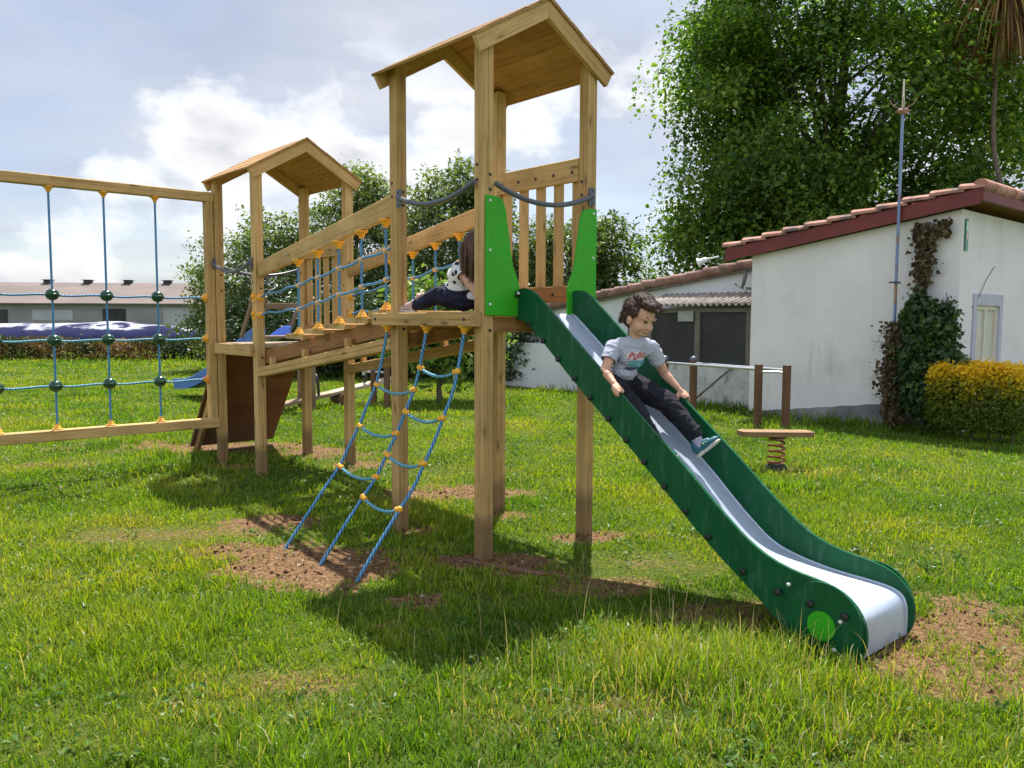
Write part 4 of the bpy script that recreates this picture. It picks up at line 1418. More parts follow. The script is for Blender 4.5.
def build_boy():
    base = V((.46, -.69, 1.05))
    t = empty('person', ORG + AX * base.x + BX * base.y + ZZ * base.z, PH)
    tag(t, 'small dark haired boy in grey print T-shirt and black trousers sliding down the green slide', 'person')
    Q = lambda a, b, z: V((a, b, z)) - base
    hc = V((.452, -.876, 1.514)); tl = rad(21)
    fw = V((-.10, -math.cos(tl), -math.sin(tl))).normalized(); up = V((0.03, -math.sin(tl), math.cos(tl)))
    s = 1.07
    P, ax = face_frame(hc - base, fw, up, s)
    shR, shL = Q(.358, -.752, 1.345), Q(.562, -.872, 1.340)
    elR, wrR = Q(.262, -.775, 1.215), Q(.232, -.872, 1.150)
    elL, wrL = Q(.700, -.862, 1.185), Q(.722, -.940, 1.108)
    pR, pL = Q(.233, -.912, 1.122), Q(.733, -.975, 1.066)
    slope = V((0, -.77, -.64))
    hipL, knL, anL = Q(.535, -.70, 1.135), Q(.575, -.965, 1.035), Q(.600, -1.155, .868)
    hipR, knR, anR = Q(.390, -.70, 1.135), Q(.330, -.945, 1.000), Q(.298, -1.125, .820)
    pel, wai, che, nk = Q(.462, -.70, 1.145), Q(.462, -.745, 1.225), Q(.465, -.795, 1.305), Q(.462, -.832, 1.385)
    trunk = [('e', pel, (AA, BB, ZZ), (.088, .072, .075)), ('c', [pel, wai], [.066, .066]), ('e', wai, (AA, BB, ZZ), (.076, .060, .075)), ('e', che, (AA, BB, ZZ), (.086, .064, .085)), ('c', [shR, che.lerp(shR, .5), nk, shL], [.034, .04, .036, .034])]
    arms = [('c', [shR, elR, wrR], [.035, .028, .019]), ('c', [shR.lerp(elR, .2), shR.lerp(elR, .6)], [.034, .031]), ('c', [elR.lerp(wrR, .12), elR.lerp(wrR, .35)], [.0275, .0275]),
            ('c', [shL, elL, wrL], [.035, .028, .019]), ('c', [shL.lerp(elL, .2), shL.lerp(elL, .6)], [.034, .031]), ('c', [elL.lerp(wrL, .12), elL.lerp(wrL, .35)], [.0275, .0275])]
    legs = [('c', [hipL, knL, anL], [.066, .045, .028]), ('c', [hipR, knR, anR], [.066, .045, .028]), ('c', [anL, Q(.615, -1.185, .80)], [.027, .026]), ('c', [anR, Q(.296, -1.155, .750)], [.027, .026])]
    neck = [('c', [nk - V((0, 0, .01)), P(0, -.018, -.045)], [.037, .036])]
    body = organic('body', trunk + arms + legs + neck + head_shapes(P, ax, s) + grip_hand(wrR, pR, slope, (-1, 0, .25), (0.0, -.1, -1), 1.0, 1) + grip_hand(wrL, pL, slope, (1, 0, .25), (0, -.1, -1), 1.0, 1), .0036, SKIN, t, 5)
    face_parts(P, ax, s, body)
    # hair: full cap with a swept-up front, loose locks on top
    hs = [('e', P(0, -.028, .040), ax, (.077 * s, .082 * s, .078 * s)), ('e', P(0, -.052, -.010), ax, (.066 * s, .052 * s, .058 * s)), ('e', P(.0, .030, .088), ax, (.062 * s, .052 * s, .034 * s)),
          ('e', P(.0, .056, .088), ax, (.057 * s, .034 * s, .028 * s)), ('e', P(.012, .080, .082), ax, (.038 * s, .020 * s, .020 * s)), ('e', P(0, -.060, -.032), ax, (.052 * s, .034 * s, .030 * s)), ('e', P(.066, -.046, -.004), ax, (.014 * s, .026 * s, .036 * s)), ('e', P(-.066, -.046, -.004), ax, (.014 * s, .026 * s, .036 * s)), ('e', P(.064, -.006, .034), ax, (.016 * s, .034 * s, .034 * s)), ('e', P(-.064, -.006, .034), ax, (.016 * s, .034 * s, .034 * s)), ('e', P(0, -.02, .110), ax, (.056 * s, .06 * s, .026 * s))]
    r_ = random.Random(4)
    for k in range(46):
        x = r_.uniform(-.062, .062); y = r_.uniform(-.07, .088); z = .112 - .9 * x * x / .062 - .45 * (y - .0) ** 2 / .09
        l = r_.uniform(.012, .036)
        if z < .074 or (y > .05 and abs(x) > .035): continue
        l *= .8
        p0 = P(x * .9, y - .012, z - .014); p1 = P(x + r_.uniform(-.008, .008), y + l * .55, z + l * .30); p2 = P(x + r_.uniform(-.016, .016), y + l * 1.1, z + l * r_.uniform(.0, .45))
        hs.append(('c', [p0, p1, p2], [.0085, .0072, .0036]))
    for k in range(26):
        th = r_.uniform(.60 * PI, 1.40 * PI) ; zz = r_.uniform(-.03, .07)
        c0, s0 = math.cos(th), math.sin(th)
        rx, ry = .076, .088
        p0 = P(rx * s0 * .95, -.022 + ry * c0 * .95, zz + .012); p1 = P(rx * s0 * 1.06, -.024 + ry * c0 * 1.06, zz - .012); p2 = P(rx * s0 * 1.0 + r_.uniform(-.008, .008), -.026 + ry * c0 * 1.02, zz - .030)
        if p2.z < 0 and False: continue
        hs.append(('c', [p0, p1, p2], [.008, .0075, .004]))
    hair = organic('hair', hs, .003, HAIR, body, 3)
    strands(hair, ax, P(0, -.01, .085), 7500, .022 * s, HAIR)
    # T-shirt
    e = .012
    sleR, sleL = shR.lerp(elR, .50), shL.lerp(elL, .46)
    ts = [('e', Q(.462, -.735, 1.195), (AA, BB, ZZ), (.101, .081, .055)), ('e', wai, (AA, BB, ZZ), (.089, .072, .085)), ('e', che, (AA, BB, ZZ), (.095, .076, .092)), ('c', [shR, che.lerp(shR, .5) + ZZ * .012, nk - ZZ * .012, che.lerp(shL, .5) + ZZ * .012, shL], [.047, .052, .047, .052, .047]),
          ('c', [shR, nk - ZZ * .004, shL], [.046, .046, .046]), ('c', [shR, sleR], [.048, .048]), ('c', [shL, sleL], [.048, .048])]
    dR = (elR - shR).normalized(); dL = (elL - shL).normalized()
    hemz = Q(.46, -.72, 1.168)
    hn = V((0, -.25, 1)).normalized(); nkn = (P(0, 0, 0) - nk).normalized(); nkp = nk + nkn * .034
    head_c = P(0, 0, 0)

    def keep(c):
        for q_, d_ in ((sleR, dR), (sleL, dL)):
            w_ = c - q_; t_ = w_.dot(d_)
            if t_ > .012 and t_ < .09 and (w_ - d_ * t_).length < .054 and abs(c.x - che.x) > .088: return False
        if (c - hemz).dot(hn) < 0: return False
        if (c - nkp).dot(nkn) > 0 and (c - nkp).length < .06: return False
        return True
    shirt = organic('shirt', ts, .004, SHIRT, body, 5, None, keep, (.0042, 15))
    md = shirt.modifiers.new('thick', 'SOLIDIFY'); md.thickness = .004; md.offset = -1
    # print on the chest: red script over blue and teal shapes, laid on the cloth
    dg = bpy.context.evaluated_depsgraph_get()
    bvh = BVHTree.FromObject(shirt, dg)
    fo = V((-.46, -.86, -.14)).normalized(); ri = ZZ.cross(fo).normalized(); uu = fo.cross(ri)     # ri = towards his left
    org = Q(.438, -.86, 1.266)

    def onto(x, y, off):
        p = org + ri * x + uu * y - fo * -.25
        hit = bvh.ray_cast(p + fo * .10, -fo)
        if hit[0] is None: return None
        return hit[0] + hit[1] * (off if hit[1].dot(fo) > 0 else -off)

    def patch(name, mat, outline, off, n=20):
        """flat coloured shape on the cloth: fan grid over the outline"""
        cx = sum(p[0] for p in outline) / len(outline); cy = sum(p[1] for p in outline) / len(outline)
        m = len(outline); rings = 8
        c = onto(cx, cy, off)
        for sc_ in (1, .85, .7, .55, .4):
            vs = []; fs = []
            for r in range(1, rings + 1):
                for (x, y) in outline:
                    vs.append(onto(cx + (x - cx) * sc_ * r / rings, cy + (y - cy) * sc_ * r / rings, off))
            if c is not None and all(v is not None for v in vs): break
        else: return
        vs.append(c)
        for k in range(m): fs.append((len(vs) - 1, k, (k + 1) % m))
        for r in range(rings - 1):
            for k in range(m): fs.append((r * m + k, r * m + (k + 1) % m, (r + 1) * m + (k + 1) % m, (r + 1) * m + k))
        mb = MB(); mb.add(vs, fs, None, True); mb.build(name, mat, shirt)
    blob = lambda cx, cy, rx, ry, seed, n=26: [(cx + rx * math.cos(2 * PI * k / n) * (1 + .14 * math.sin(k * 1.7 + seed)), cy + ry * math.sin(2 * PI * k / n) * (1 + .18 * math.cos(k * 1.1 + seed))) for k in range(n)]
    PALE = m_simple('pale print', (0.55, 0.45, 0.48), (0.62, 0.55, 0.57), 40, .8)
    TEALP = m_simple('teal print', (0.06, 0.28, 0.36), (0.16, 0.42, 0.48), 70, .8)
    NAVYP = m_simple('navy print', (0.03, 0.03, 0.09), (0.10, 0.10, 0.2), 60, .8)
    SKYP = m_simple('pale blue print', (0.30, 0.42, 0.52), (0.5, 0.6, 0.66), 60, .8)
    patch('print', PALE, blob(0, .034, .068, .026, 1), .0025)
    patch('print', SKYP, blob(0, -.040, .066, .032, 2), .0025)
    patch('print', TEALP, blob(.010, -.014, .056, .021, 3), .0034)
    patch('print', NAVYP, blob(-.018, -.044, .042, .012, 4), .0042)
    patch('print', TEALP, blob(.036, -.034, .018, .014, 5), .0048)
    patch('print', SKYP, blob(.018, -.022, .018, .006, 6), .0052)
    cu = bpy.data.curves.new('lettering', 'FONT'); cu.body = 'Pullo'; cu.size = .055; cu.shear = .35; cu.align_x = 'CENTER'; cu.offset = .0007; cu.resolution_u = 4
    to = bpy.data.objects.new('lettering', cu); COL.objects.link(to)
    me = bpy.data.meshes.new_from_object(to.evaluated_get(bpy.context.evaluated_depsgraph_get()))
    bpy.data.objects.remove(to)
    bm = bmesh.new(); bm.from_mesh(me)
    bmesh.ops.triangulate(bm, faces=bm.faces)
    bmesh.ops.subdivide_edges(bm, edges=[e_ for e_ in bm.edges if e_.calc_length() > .006], cuts=2)
    bmesh.ops.triangulate(bm, faces=bm.faces)
    good = True
    for v in bm.verts:
        q = onto(v.co.x, .018 + v.co.y + v.co.x * .10, .0045)
        if q is None: good = False; break
        v.co = q
    bm.to_mesh(me); bm.free()
    me.materials.clear(); me.materials.append(RED)
    if good: link('lettering', me, shirt)
    # trousers
    tr = [('e', pel, (AA, BB, ZZ), (.102, .086, .082)), ('c', [hipL, knL, anL.lerp(knL, .02)], [.080, .064, .050]), ('c', [hipR, knR, anR.lerp(knR, .02)], [.080, .062, .048]), ('e', knL.lerp(anL, .45), (AA, BB, ZZ), (.05, .05, .05)),
          ('c', [knL.lerp(anL, .1) + V((.02, .01, .02)), knL.lerp(anL, .85) + V((.008, .008, .008))], [.051, .047])]
    organic('trousers', tr, .0045, TROUS, body, 4, None, None, (.0058, 14))
    for an, q in ((anL, Q(.616, -1.186, .795)), (anR, Q(.296, -1.157, .747))):
        organic('sock', [('c', [an.lerp(q, -.35), an, q], [.033, .032, .030])], .004, SOCK, body, 2)
    shoe(body, Q(.598, -1.178, .728), Q(.668, -1.290, .838), V((.25, -.72, -.62)), TEAL, SOLE, 1.0, LIME)
    shoe(body, Q(.296, -1.150, .686), Q(.292, -1.275, .785), V((-.1, -.72, -.62)), TEAL, SOLE, 1.0, LIME)
    return t


def m_dots(name):
    m, nt, b = mat_base(name)
    L = nt.links.new
    tc = N(nt, 'ShaderNodeTexCoord')
    v = N(nt, 'ShaderNodeTexVoronoi', i_Scale=17.0, i_Randomness=.6); L(tc.outputs['Object'], v.inputs['Vector'])
    r = ramp(nt, [(.30, (.02, .02, .03)), (.34, (.72, .72, .76))]); L(v.outputs['Distance'], r.inputs[0]); L(r.outputs[0], b.inputs['Base Color'])
    b.inputs['Roughness'].default_value = .85
    return m


def build_girl():
    base = V((.29, .49, 1.552))
    t = empty('person', ORG + AX * base.x + BX * base.y + ZZ * base.z, PH)
    tag(t, 'seated child in white polka dot top and navy leggings half hidden behind the tower post', 'person')
    Q = lambda a, b, z: V((a, b, z)) - base
    s = 1.1
    P, ax = face_frame(Q(.27, .375, 1.985), V((.80, .45, -.30)), ZZ, s)
    pel, wai, che, nk = Q(.28, .505, 1.655), Q(.255, .565, 1.725), Q(.245, .530, 1.800), Q(.26, .462, 1.878)
    shN, shF = Q(.165, .475, 1.853), Q(.355, .48, 1.853)                 # near and far shoulder
    elN, wrN = Q(.160, .360, 1.750), Q(.18, .250, 1.640)
    elF, wrF = Q(.435, .42, 1.74), Q(.43, .40, 1.62)
    hN, kN, aN = Q(.23, .51, 1.640), Q(.125, .645, 1.675), Q(.045, .785, 1.608)
    hF, kF, aF = Q(.34, .50, 1.645), Q(.26, .700, 1.712), Q(.205, .865, 1.655)
    hand = lambda w, al: grip_hand(w, w + V((0, -.03, -.035)), al, (0, -.9, -.3), (0, -.2, -1), .95)
    sh = [('e', pel, (AA, BB, ZZ), (.09, .08, .075)), ('c', [pel, wai, che], [.07, .066, .072]), ('e', che, (AA, BB, ZZ), (.09, .068, .08)), ('c', [shN, nk - ZZ * .01, shF], [.034, .036, .034]), ('c', [shN, elN, wrN], [.034, .027, .019]), ('c', [shF, elF, wrF], [.034, .027, .019]),
          ('c', [hN, kN, aN], [.062, .044, .028]), ('c', [hF, kF, aF], [.062, .044, .028]), ('c', [aN, Q(.04, .83, 1.592)], [.027, .024]), ('c', [aF, Q(.20, .905, 1.655)], [.027, .024]), ('c', [nk - ZZ * .02, P(0, -.015, -.045)], [.036, .036])]
    body = organic('body', sh + head_shapes(P, ax, s) + hand(wrN, AA) + hand(wrF, AA), .0042, SKIN, t, 5)
    face_parts(P, ax, s, body, HAIRG)
    hs = [('e', P(0, -.022, .036), ax, (.080 * s, .088 * s, .080 * s)), ('e', P(0, -.05, -.02), ax, (.068 * s, .05 * s, .07 * s))]
    r_ = random.Random(9)
    for k in range(44):
        x = r_.uniform(-.085, .085); fy = r_.uniform(-.085, .03) if abs(x) > .05 else r_.uniform(-.10, -.05)
        p0 = P(x * .72, fy * .8, .05); L = r_.uniform(.15, .27)
        p1 = P(x * 1.05, fy, -.02); p2 = P(x * 1.02, fy - .01, -.02) - ZZ * L * .5 * s; p3 = p2 - ZZ * L * .42 + V((r_.uniform(-.012, .012), r_.uniform(-.012, .012), 0))
        hs.append(('c', [p0, p1, p2, p3], [.014, .013, .0105, .004]))
    hair = organic('hair', hs, .0042, HAIRG, body, 3)
    strands(hair, ax, P(0, 0, .10), 1500, .05, HAIRG, .0)
    ts = [('e', Q(.30, .49, 1.665), (AA, BB, ZZ), (.108, .098, .05)), ('e', wai, (AA, BB, ZZ), (.115, .110, .085)), ('e', che, (AA, BB, ZZ), (.112, .100, .092)), ('c', [shN, nk - ZZ * .02, shF], [.046, .05, .046]), ('c', [shN, shN.lerp(elN, .42)], [.046, .047]), ('c', [shF, shF.lerp(elF, .42)], [.046, .047])]
    dN, dF = (elN - shN).normalized(), (elF - shF).normalized()

    def keep(c):
        for sh_, el, d in ((shN, elN, dN), (shF, elF, dF)):
            q = sh_.lerp(el, .45)
            if (c - q).dot(d) > .014 and (c - q).length < .08: return False
        if c.z < Q(0, 0, 1.640).z: return False
        if (c - nk).length < .075 and c.z > nk.z + .012: return False
        return True
    o = organic('shirt', ts, .0048, m_dots('polka dot cotton'), body, 6, None, keep, (.004, 14))
    md = o.modifiers.new('thick', 'SOLIDIFY'); md.thickness = .004; md.offset = -1
    NAVY = m_simple('navy leggings', (0.010, 0.011, 0.028), (0.018, 0.02, 0.045), 14, .8, spec=.2)
    organic('trousers', [('e', pel, (AA, BB, ZZ), (.099, .089, .080)), ('c', [hN, kN, aN], [.080, .064, .042]), ('c', [hF, kF, aF], [.074, .056, .038])], .0045, NAVY, body, 4, None, None, (.0045, 15))
    PINK = m_simple('pale pink canvas', (0.46, 0.30, 0.28), (0.56, 0.40, 0.37), 30, .8)
    shoe(body, Q(.045, .785, 1.557), Q(-.005, .945, 1.565), V((0, 0.0, -1)), PINK, SOLE, 1.0, BLACK)
    shoe(body, Q(.205, .860, 1.610), Q(.190, 1.000, 1.672), V((0, .38, -1)), PINK, SOLE, 1.0, BLACK)


build_boy()
build_girl()

# ------------------------------------------------------------------ other play equipment
def build_equipment():
    # parallel bars in front of the shed
    t = empty('parallel_bars', (3.2, 12.4, 0), 0)
    tag(t, 'low parallel bars of brown posts and metal tubes in front of the grey shed', 'exercise bars')
    O = V((3.2, 12.4, 0))
    P = [V((3.47, 11.47, 0)), V((3.80, 11.27, 0)), V((2.52, 13.45, 0)), V((2.96, 13.3, 0))]
    rz = .38
    for i, p in enumerate(P):
        mb = MB()
        q = p - O
        hgt = .90 if i < 2 else .86
        if i < 2: mb.board(q - ZZ * .3, q + ZZ * hgt, .088, .088, V((math.cos(rz), math.sin(rz), 0)), .008)
        else: mb.tube([q - ZZ * .3, q + ZZ * hgt], .062, 14)
        ps = mb.build('post', BROWNPOST, t)
        if i >= 2:
            c = MB(); c.lathe([(.064, 0), (.064, .03), (.05, .06), (.02, .075), (.001, .078)], q + ZZ * (hgt + .002), (0, 0, 1), 14)
            c.build('post_cap', GREYBLUE, ps)
    for a, b, z in ((0, 2, .83), (1, 3, .83)):
        mb = MB(); mb.tube([P[a] - O + ZZ * z, P[b] - O + ZZ * .82], .021, 10); mb.build('bar', GALV, t)
    mb = MB(); mb.tube([P[0] - O + ZZ * .80, P[1] - O + ZZ * .80], .016, 8); mb.build('bar', GALV, t)

    # spring rocker board
    t = empty('spring_rocker', (2.72, 8.31, 0), 0)
    tag(t, 'flat wooden seat board on a rusty coil spring in the grass', 'spring rocker')
    mb = MB()
    ang = .06
    d = V((math.cos(ang), math.sin(ang), -.012))
    ol = [(-.37, -.10), (-.30, -.115), (.30, -.115), (.37, -.10), (.385, 0), (.37, .10), (.30, .115), (-.30, .115), (-.37, .10), (-.385, 0)]
    e = V((-d.y, d.x, 0))
    vs = []; gc = []
    for z in (.335, .385):
        for (u, v) in ol:
            vs.append(d * (u - .02) + e * v + ZZ * z); gc.append((u, v, z))
    n = len(ol)
    mb.add(vs, [(i, (i + 1) % n, n + (i + 1) % n, n + i) for i in range(n)] + [tuple(range(n - 1, -1, -1)), tuple(range(n, 2 * n))], gc)
    mb.build('seat_board', m_wood('seat timber', (0.30, 0.19, 0.10), (0.18, 0.10, 0.05), (0.08, 0.04, 0.02), kn=.5), t)
    RUST = m_simple('rusty red spring', (0.24, 0.055, 0.02), (0.36, 0.12, 0.05), 14, .6)
    mb = MB()
    pts = [V((.085 * math.cos(k * .45) * (1 - .002 * k), .085 * math.sin(k * .45), .03 + .295 * k / 70)) for k in range(71)]
    mb.tube(pts, .0115, 7); mb.build('coil_spring', RUST, t)
    mb = MB(); mb.lathe([(.11, -.02), (.11, .02), (.09, .035), (.0, .035)], (0, 0, 0), (0, 0, 1), 16); mb.build('base', BLACK, t)
    mb = MB(); mb.lathe([(.10, 0), (.10, .018), (0, .018)], (0, 0, .316), (0, 0, 1), 14); mb.build('spring_plate', BLACK, t)

    # see-saw behind the bridge
    t = empty('seesaw', (-3.05, 14.35, 0), 0)
    tag(t, 'weathered see-saw plank tilted down to the left, seen under the bridge', 'seesaw')
    O = V((-3.05, 14.35, 0))
    p0, p1 = V((-3.98, 13.65, .05)) - O, V((-2.05, 15.1, .46)) - O
    mb = MB(); mb.board(p0, p1, .30, .06, V((-(p1 - p0).y, (p1 - p0).x, 0)).normalized()); mb.build('plank', m_wood('bleached plank', (0.66, 0.56, 0.43), (0.46, 0.36, 0.25), (0.2, 0.14, 0.09), kn=.5), t)
    mb = MB(); mb.tube([V((-.12, .16, .12)), V((.12, -.16, .12))], .09, 12); mb.board(V((0, 0, -.2)), V((0, 0, .16)), .1, .1, AA); mb.build('pivot', BROWNPOST, t)
    for f in (.30, .72):
        c = p0.lerp(p1, f); s_ = V((-(p1 - p0).y, (p1 - p0).x, 0)).normalized()
        pts = [c + s_ * (.13 * math.cos(k * PI / 10)) + ZZ * (.03 + .36 * math.sin(k * PI / 10)) for k in range(11)]
        mb = MB(); mb.tube(pts, .026, 8); mb.build('handle', BLACK, t)
    # low bar with two posts
    t = empty('low_bar', (-2.3, 14.1, 0), 0)
    tag(t, 'two short brown posts joined by a pale metal bar beside the see-saw', 'low bar')
    for q, hh in ((V((.15, -.1, 0)), .70), (V((-.12, .15, 0)), .62)):
        mb = MB(); mb.tube([q - ZZ * .3, q + ZZ * hh], .055, 12); ps = mb.build('post', BROWNPOST, t)
        c = MB(); c.lathe([(.057, 0), (.057, .03), (.03, .05), (.001, .055)], q + ZZ * (hh + .002), (0, 0, 1), 12); c.build('post_cap', GREYBLUE, ps)
    mb = MB(); mb.tube([V((.15, -.1, .6)), V((-.32, .33, .6))], .02, 8); mb.build('bar', GALV, t)
    mb = MB(); mb.tube([V((-.32, .33, .53)), V((-.32, .33, .74))], .04, 8); mb.build('bar_end', GALV, t)

    # older slide with a blue chute
    t = empty('old_slide', (-4.2, 13.9, 0), 0)
    tag(t, 'older brown wooden slide with blue plastic chute behind the second tower', 'slide')
    O = V((-4.2, 13.9, 0))
    top, botm = V((-4.15, 13.95, 1.22)) - O, V((-6.15, 15.9, .20)) - O
    d = (botm - top); hd = V((d.x, d.y, 0)).normalized(); sd = V((-hd.y, hd.x, 0))
    path = [top - hd * .3, top, top.lerp(botm, .25) - ZZ * .02, top.lerp(botm, .55) - ZZ * .10, top.lerp(botm, .82) - ZZ * .10, botm - ZZ * .02, botm + hd * .5 + ZZ * -.04]
    path = [V(p) for p in smooth_poly([tuple(p) for p in path], 2)]
    cs = [(-.26, .17), (-.25, .18), (-.235, .17), (-.22, .02), (-.20, 0), (.20, 0), (.22, .02), (.235, .17), (.25, .18), (.26, .17), (.24, -.02), (-.24, -.02)]
    vs = [p + sd * u + ZZ * v for p in path for u, v in cs]; m = len(cs)
    mb = MB(); mb.add(vs, [(i * m + k, i * m + (k + 1) % m, (i + 1) * m + (k + 1) % m, (i + 1) * m + k) for i in range(len(path) - 1) for k in range(m)])
    mb.add(vs[:m], [tuple(range(m))]); mb.add(vs[-m:], [tuple(range(m))])
    mb.build('chute', BLUEPL, t)
    base = top - hd * .3
    for u, v in ((-.42, 0), (.42, 0), (-.42, -.36), (.42, -.36)):
        c = base + sd * u + hd * v
        mb = MB(); mb.board(V((c.x, c.y, -.3)), V((c.x, c.y, 1.2)), .09, .09, sd); mb.build('post', OLDBOARD, t)
    mb = MB(); mb.board(base + sd * -.44 - hd * .18 - ZZ * .0, base + sd * .44 - hd * .18, .44, .04, hd); mb.build('platform', OLDBOARD, t)
    for u in (-.44, .44):
        mb = MB(); mb.board(base + sd * u + hd * .42 + ZZ * .0, base + sd * u - hd * .02 + ZZ * .66, .075, .04, hd); mb.build('side_rail', OLDBOARD, t)
        mb = MB(); mb.board(base + sd * u - hd * .05, base + sd * u - hd * .40 + ZZ * .66, .075, .04, hd); mb.build('side_rail', OLDBOARD, t)
        mb = MB(); mb.board(base + sd * u * 1.09 + hd * .03 + ZZ * .60, base + sd * u * 1.09 - hd * .44 + ZZ * .60, .10, .035, ZZ); mb.build('hand_board', OLDBOARD, t)
    mb = MB(); mb.board(base - sd * .44 - hd * .42 + ZZ * .50, base + sd * .44 - hd * .42 + ZZ * .50, .10, .035, ZZ); mb.build('hand_board', OLDBOARD, t)
    # edging board lying at the foot of the near tower post
    t = MB(); t.board(V((-.28, .14, -.004)), V((.22, -.14, -.008)), .05, .028, V((.5, .86, 0)))
    o = t.build('edging_board', BROWNPOST); o.location = (-.02, 4.88, 0.0)
    tag(o, 'dark flat board lying in the soil at the foot of the front tower post', 'board')


build_equipment()

# ------------------------------------------------------------------ far things
def build_far():
    B = empty('barn', (-32, 62, 0), rad(3))
    tag(B, 'long low grey farm barn with brown grey roof beyond the field', 'barn')
    bw = m_simple('barn wall', (0.20, 0.195, 0.20), (0.30, 0.29, 0.29), .6, .9, stretch=(.4, 1, 2))
    br = m_simple('barn roof', (0.135, 0.105, 0.095), (0.19, 0.15, 0.135), .5, .85, stretch=(.5, 1, 1))
    dk = m_simple('dark opening', (0.02, 0.02, 0.022), (0.05, 0.05, 0.05), .8, .8)
    bl = m_simple('pale barn panel', (0.33, 0.33, 0.35), (0.42, 0.42, 0.44), .7, .85)
    x0, x1 = -26, 11.5
    mb = MB(); mb.plate([(0, -.3), (8, -.3), (8, 2.75), (4, 4.4), (0, 2.75)], lambda u, v, t: V((t, u, v)), x0, x1); mb.build('wall', bw, B)
    mb = MB(); mb.plate([(-.45, 2.70), (4, 4.42), (8.45, 2.70), (8.45, 2.62), (4, 4.32), (-.45, 2.62)], lambda u, v, t: V((t, u, v)), x0 - .3, x1 + .3); rf = mb.build('roof', br, B)
    for x in (-4.9, -1.8, 1.35, 4.45, 7.5, 10.6):
        mb = MB(); mb.box((x, 4, 4.47), .5, .6, .26); mb.box((x, 4, 4.625), .7, .8, .04); mb.build('vent', dk, rf)
    pw = lambda u, v, t: V((u, t, v))
    for a, b, z0, z1, m in ((1.0, 2.7, 0, 2.3, dk), (5.5, 8.4, 0, 2.35, bl), (8.7, 12.2, .9, 2.0, dk), (-4.2, -1.2, 1.4, 2.2, bl), (-9, -6, 1.2, 2.2, dk)):
        mb = MB(); mb.plate([(a, z0), (b, z0), (b, z1), (a, z1)], pw, -.05, -.004); mb.build('door' if z0 == 0 else 'window', m, B)
    mb = MB(); mb.plate([(9.3, 1.45), (11.6, 1.45), (11.6, 1.62), (9.3, 1.62)], pw, -.08, -.054); mb.build('sign_board', bl, B)

    # silage clamp under plastic sheet
    n, m_ = 120, 26
    xs = np.linspace(-36, -9.5, n); ys = np.linspace(39, 47, m_)
    X, Y = np.meshgrid(xs, ys)
    u = (Y - 39) / 8
    prof = np.sin(np.clip(u * 1.25, 0, 1) * PI) ** .55
    end = np.clip((-9.5 - X) / 9, 0, 1) ** .7
    Z = 1.30 * prof * end * (.86 + .3 * fbm(X, Y, .22, 5)) + .10 * (fbm(X, Y, 1.3, 6) - .5) * prof
    V_ = np.stack([X.ravel(), Y.ravel(), Z.ravel() - .03], 1)
    i = (np.arange(m_ - 1)[:, None] * n + np.arange(n - 1)[None]).ravel()
    T = np.concatenate([np.stack([i, i + 1, i + n + 1], 1), np.stack([i, i + n + 1, i + n], 1)])
    mt, nt, b = mat_base('silage sheet')
    L = nt.links.new
    tc = N(nt, 'ShaderNodeTexCoord'); sp = N(nt, 'ShaderNodeSeparateXYZ'); L(tc.outputs['Object'], sp.inputs[0])
    ns = N(nt, 'ShaderNodeTexNoise', i_Scale=.55, i_Detail=5.0); L(tc.outputs['Object'], ns.inputs['Vector'])
    ad = N(nt, 'ShaderNodeMath', operation='MULTIPLY_ADD', i_1=1.5); L(ns.outputs[0], ad.inputs[0]); L(sp.outputs[2], ad.inputs[2])
    mr = N(nt, 'ShaderNodeMapRange'); mr.inputs[1].default_value = .3; mr.inputs[2].default_value = 3.05; L(ad.outputs[0], mr.inputs[0])
    r = ramp(nt, [(.30, (.012, .014, .035)), (.50, (.025, .028, .07)), (.56, (.03, .035, .08)), (.60, (.34, .34, .40)), (.64, (.40, .40, .46)), (.67, (.03, .035, .075)), (.80, (.02, .022, .05))]); L(mr.outputs[0], r.inputs[0])
    L(r.outputs[0], b.inputs['Base Color']); b.inputs['Roughness'].default_value = 1.0; b.inputs['Specular IOR Level'].default_value = .0
    o = tri_mesh('plastic_sheet', V_, T, mt, smooth=True)
    tag(o, 'long heap covered with white and navy plastic sheeting in front of the barn', 'covered heap')


build_far()

# ------------------------------------------------------------------ vegetation


def unit(v):
    return v / np.maximum(np.linalg.norm(v, axis=1, keepdims=True), 1e-9)


def leaf_mesh(name, c, size, mat, parent=None, nrm=None, aspect=.55, jitter=.9, rnd=None, droop=.0, fold=.25):
    """folded diamond leaves at points c (N,3); nrm = preferred facing"""
    n = len(c)
    if nrm is None: nrm = np.tile([[0, 0, 1.0]], (n, 1))
    nn = unit(nrm + rng.normal(0, jitter, (n, 3)))
    t = rng.normal(0, 1, (n, 3)); t[:, 2] -= droop
    t = unit(t - nn * np.sum(t * nn, 1, keepdims=True))
    s = np.cross(nn, t)
    L = (np.asarray(size) * (.45 + 1.15 * rng.uniform(0, 1, n) ** 1.4))[:, None]
    w = L * aspect
    base = c - t * L * .5; tip = c + t * L * .5 - nn * L * .12
    l = c - s * w * .5 + nn * w * fold * .5; r = c + s * w * .5 + nn * w * fold * .5
    Vt = np.stack([base, l, tip, r], 1).reshape(-1, 3)
    k = np.arange(n) * 4
    T = np.concatenate([np.stack([k, k + 2, k + 1], 1), np.stack([k, k + 3, k + 2], 1)])
    if rnd is None: rnd = rng.uniform(0, 1, n)
    return tri_mesh(name, Vt, T, mat, parent, {'rnd': np.repeat(rnd, 4)}, smooth=False)


def in_ellipsoid(n, shell=.55):
    d = unit(rng.normal(0, 1, (n, 3)))
    r = rng.uniform(shell ** 3, 1, n) ** (1 / 3)
    return d * r[:, None], d


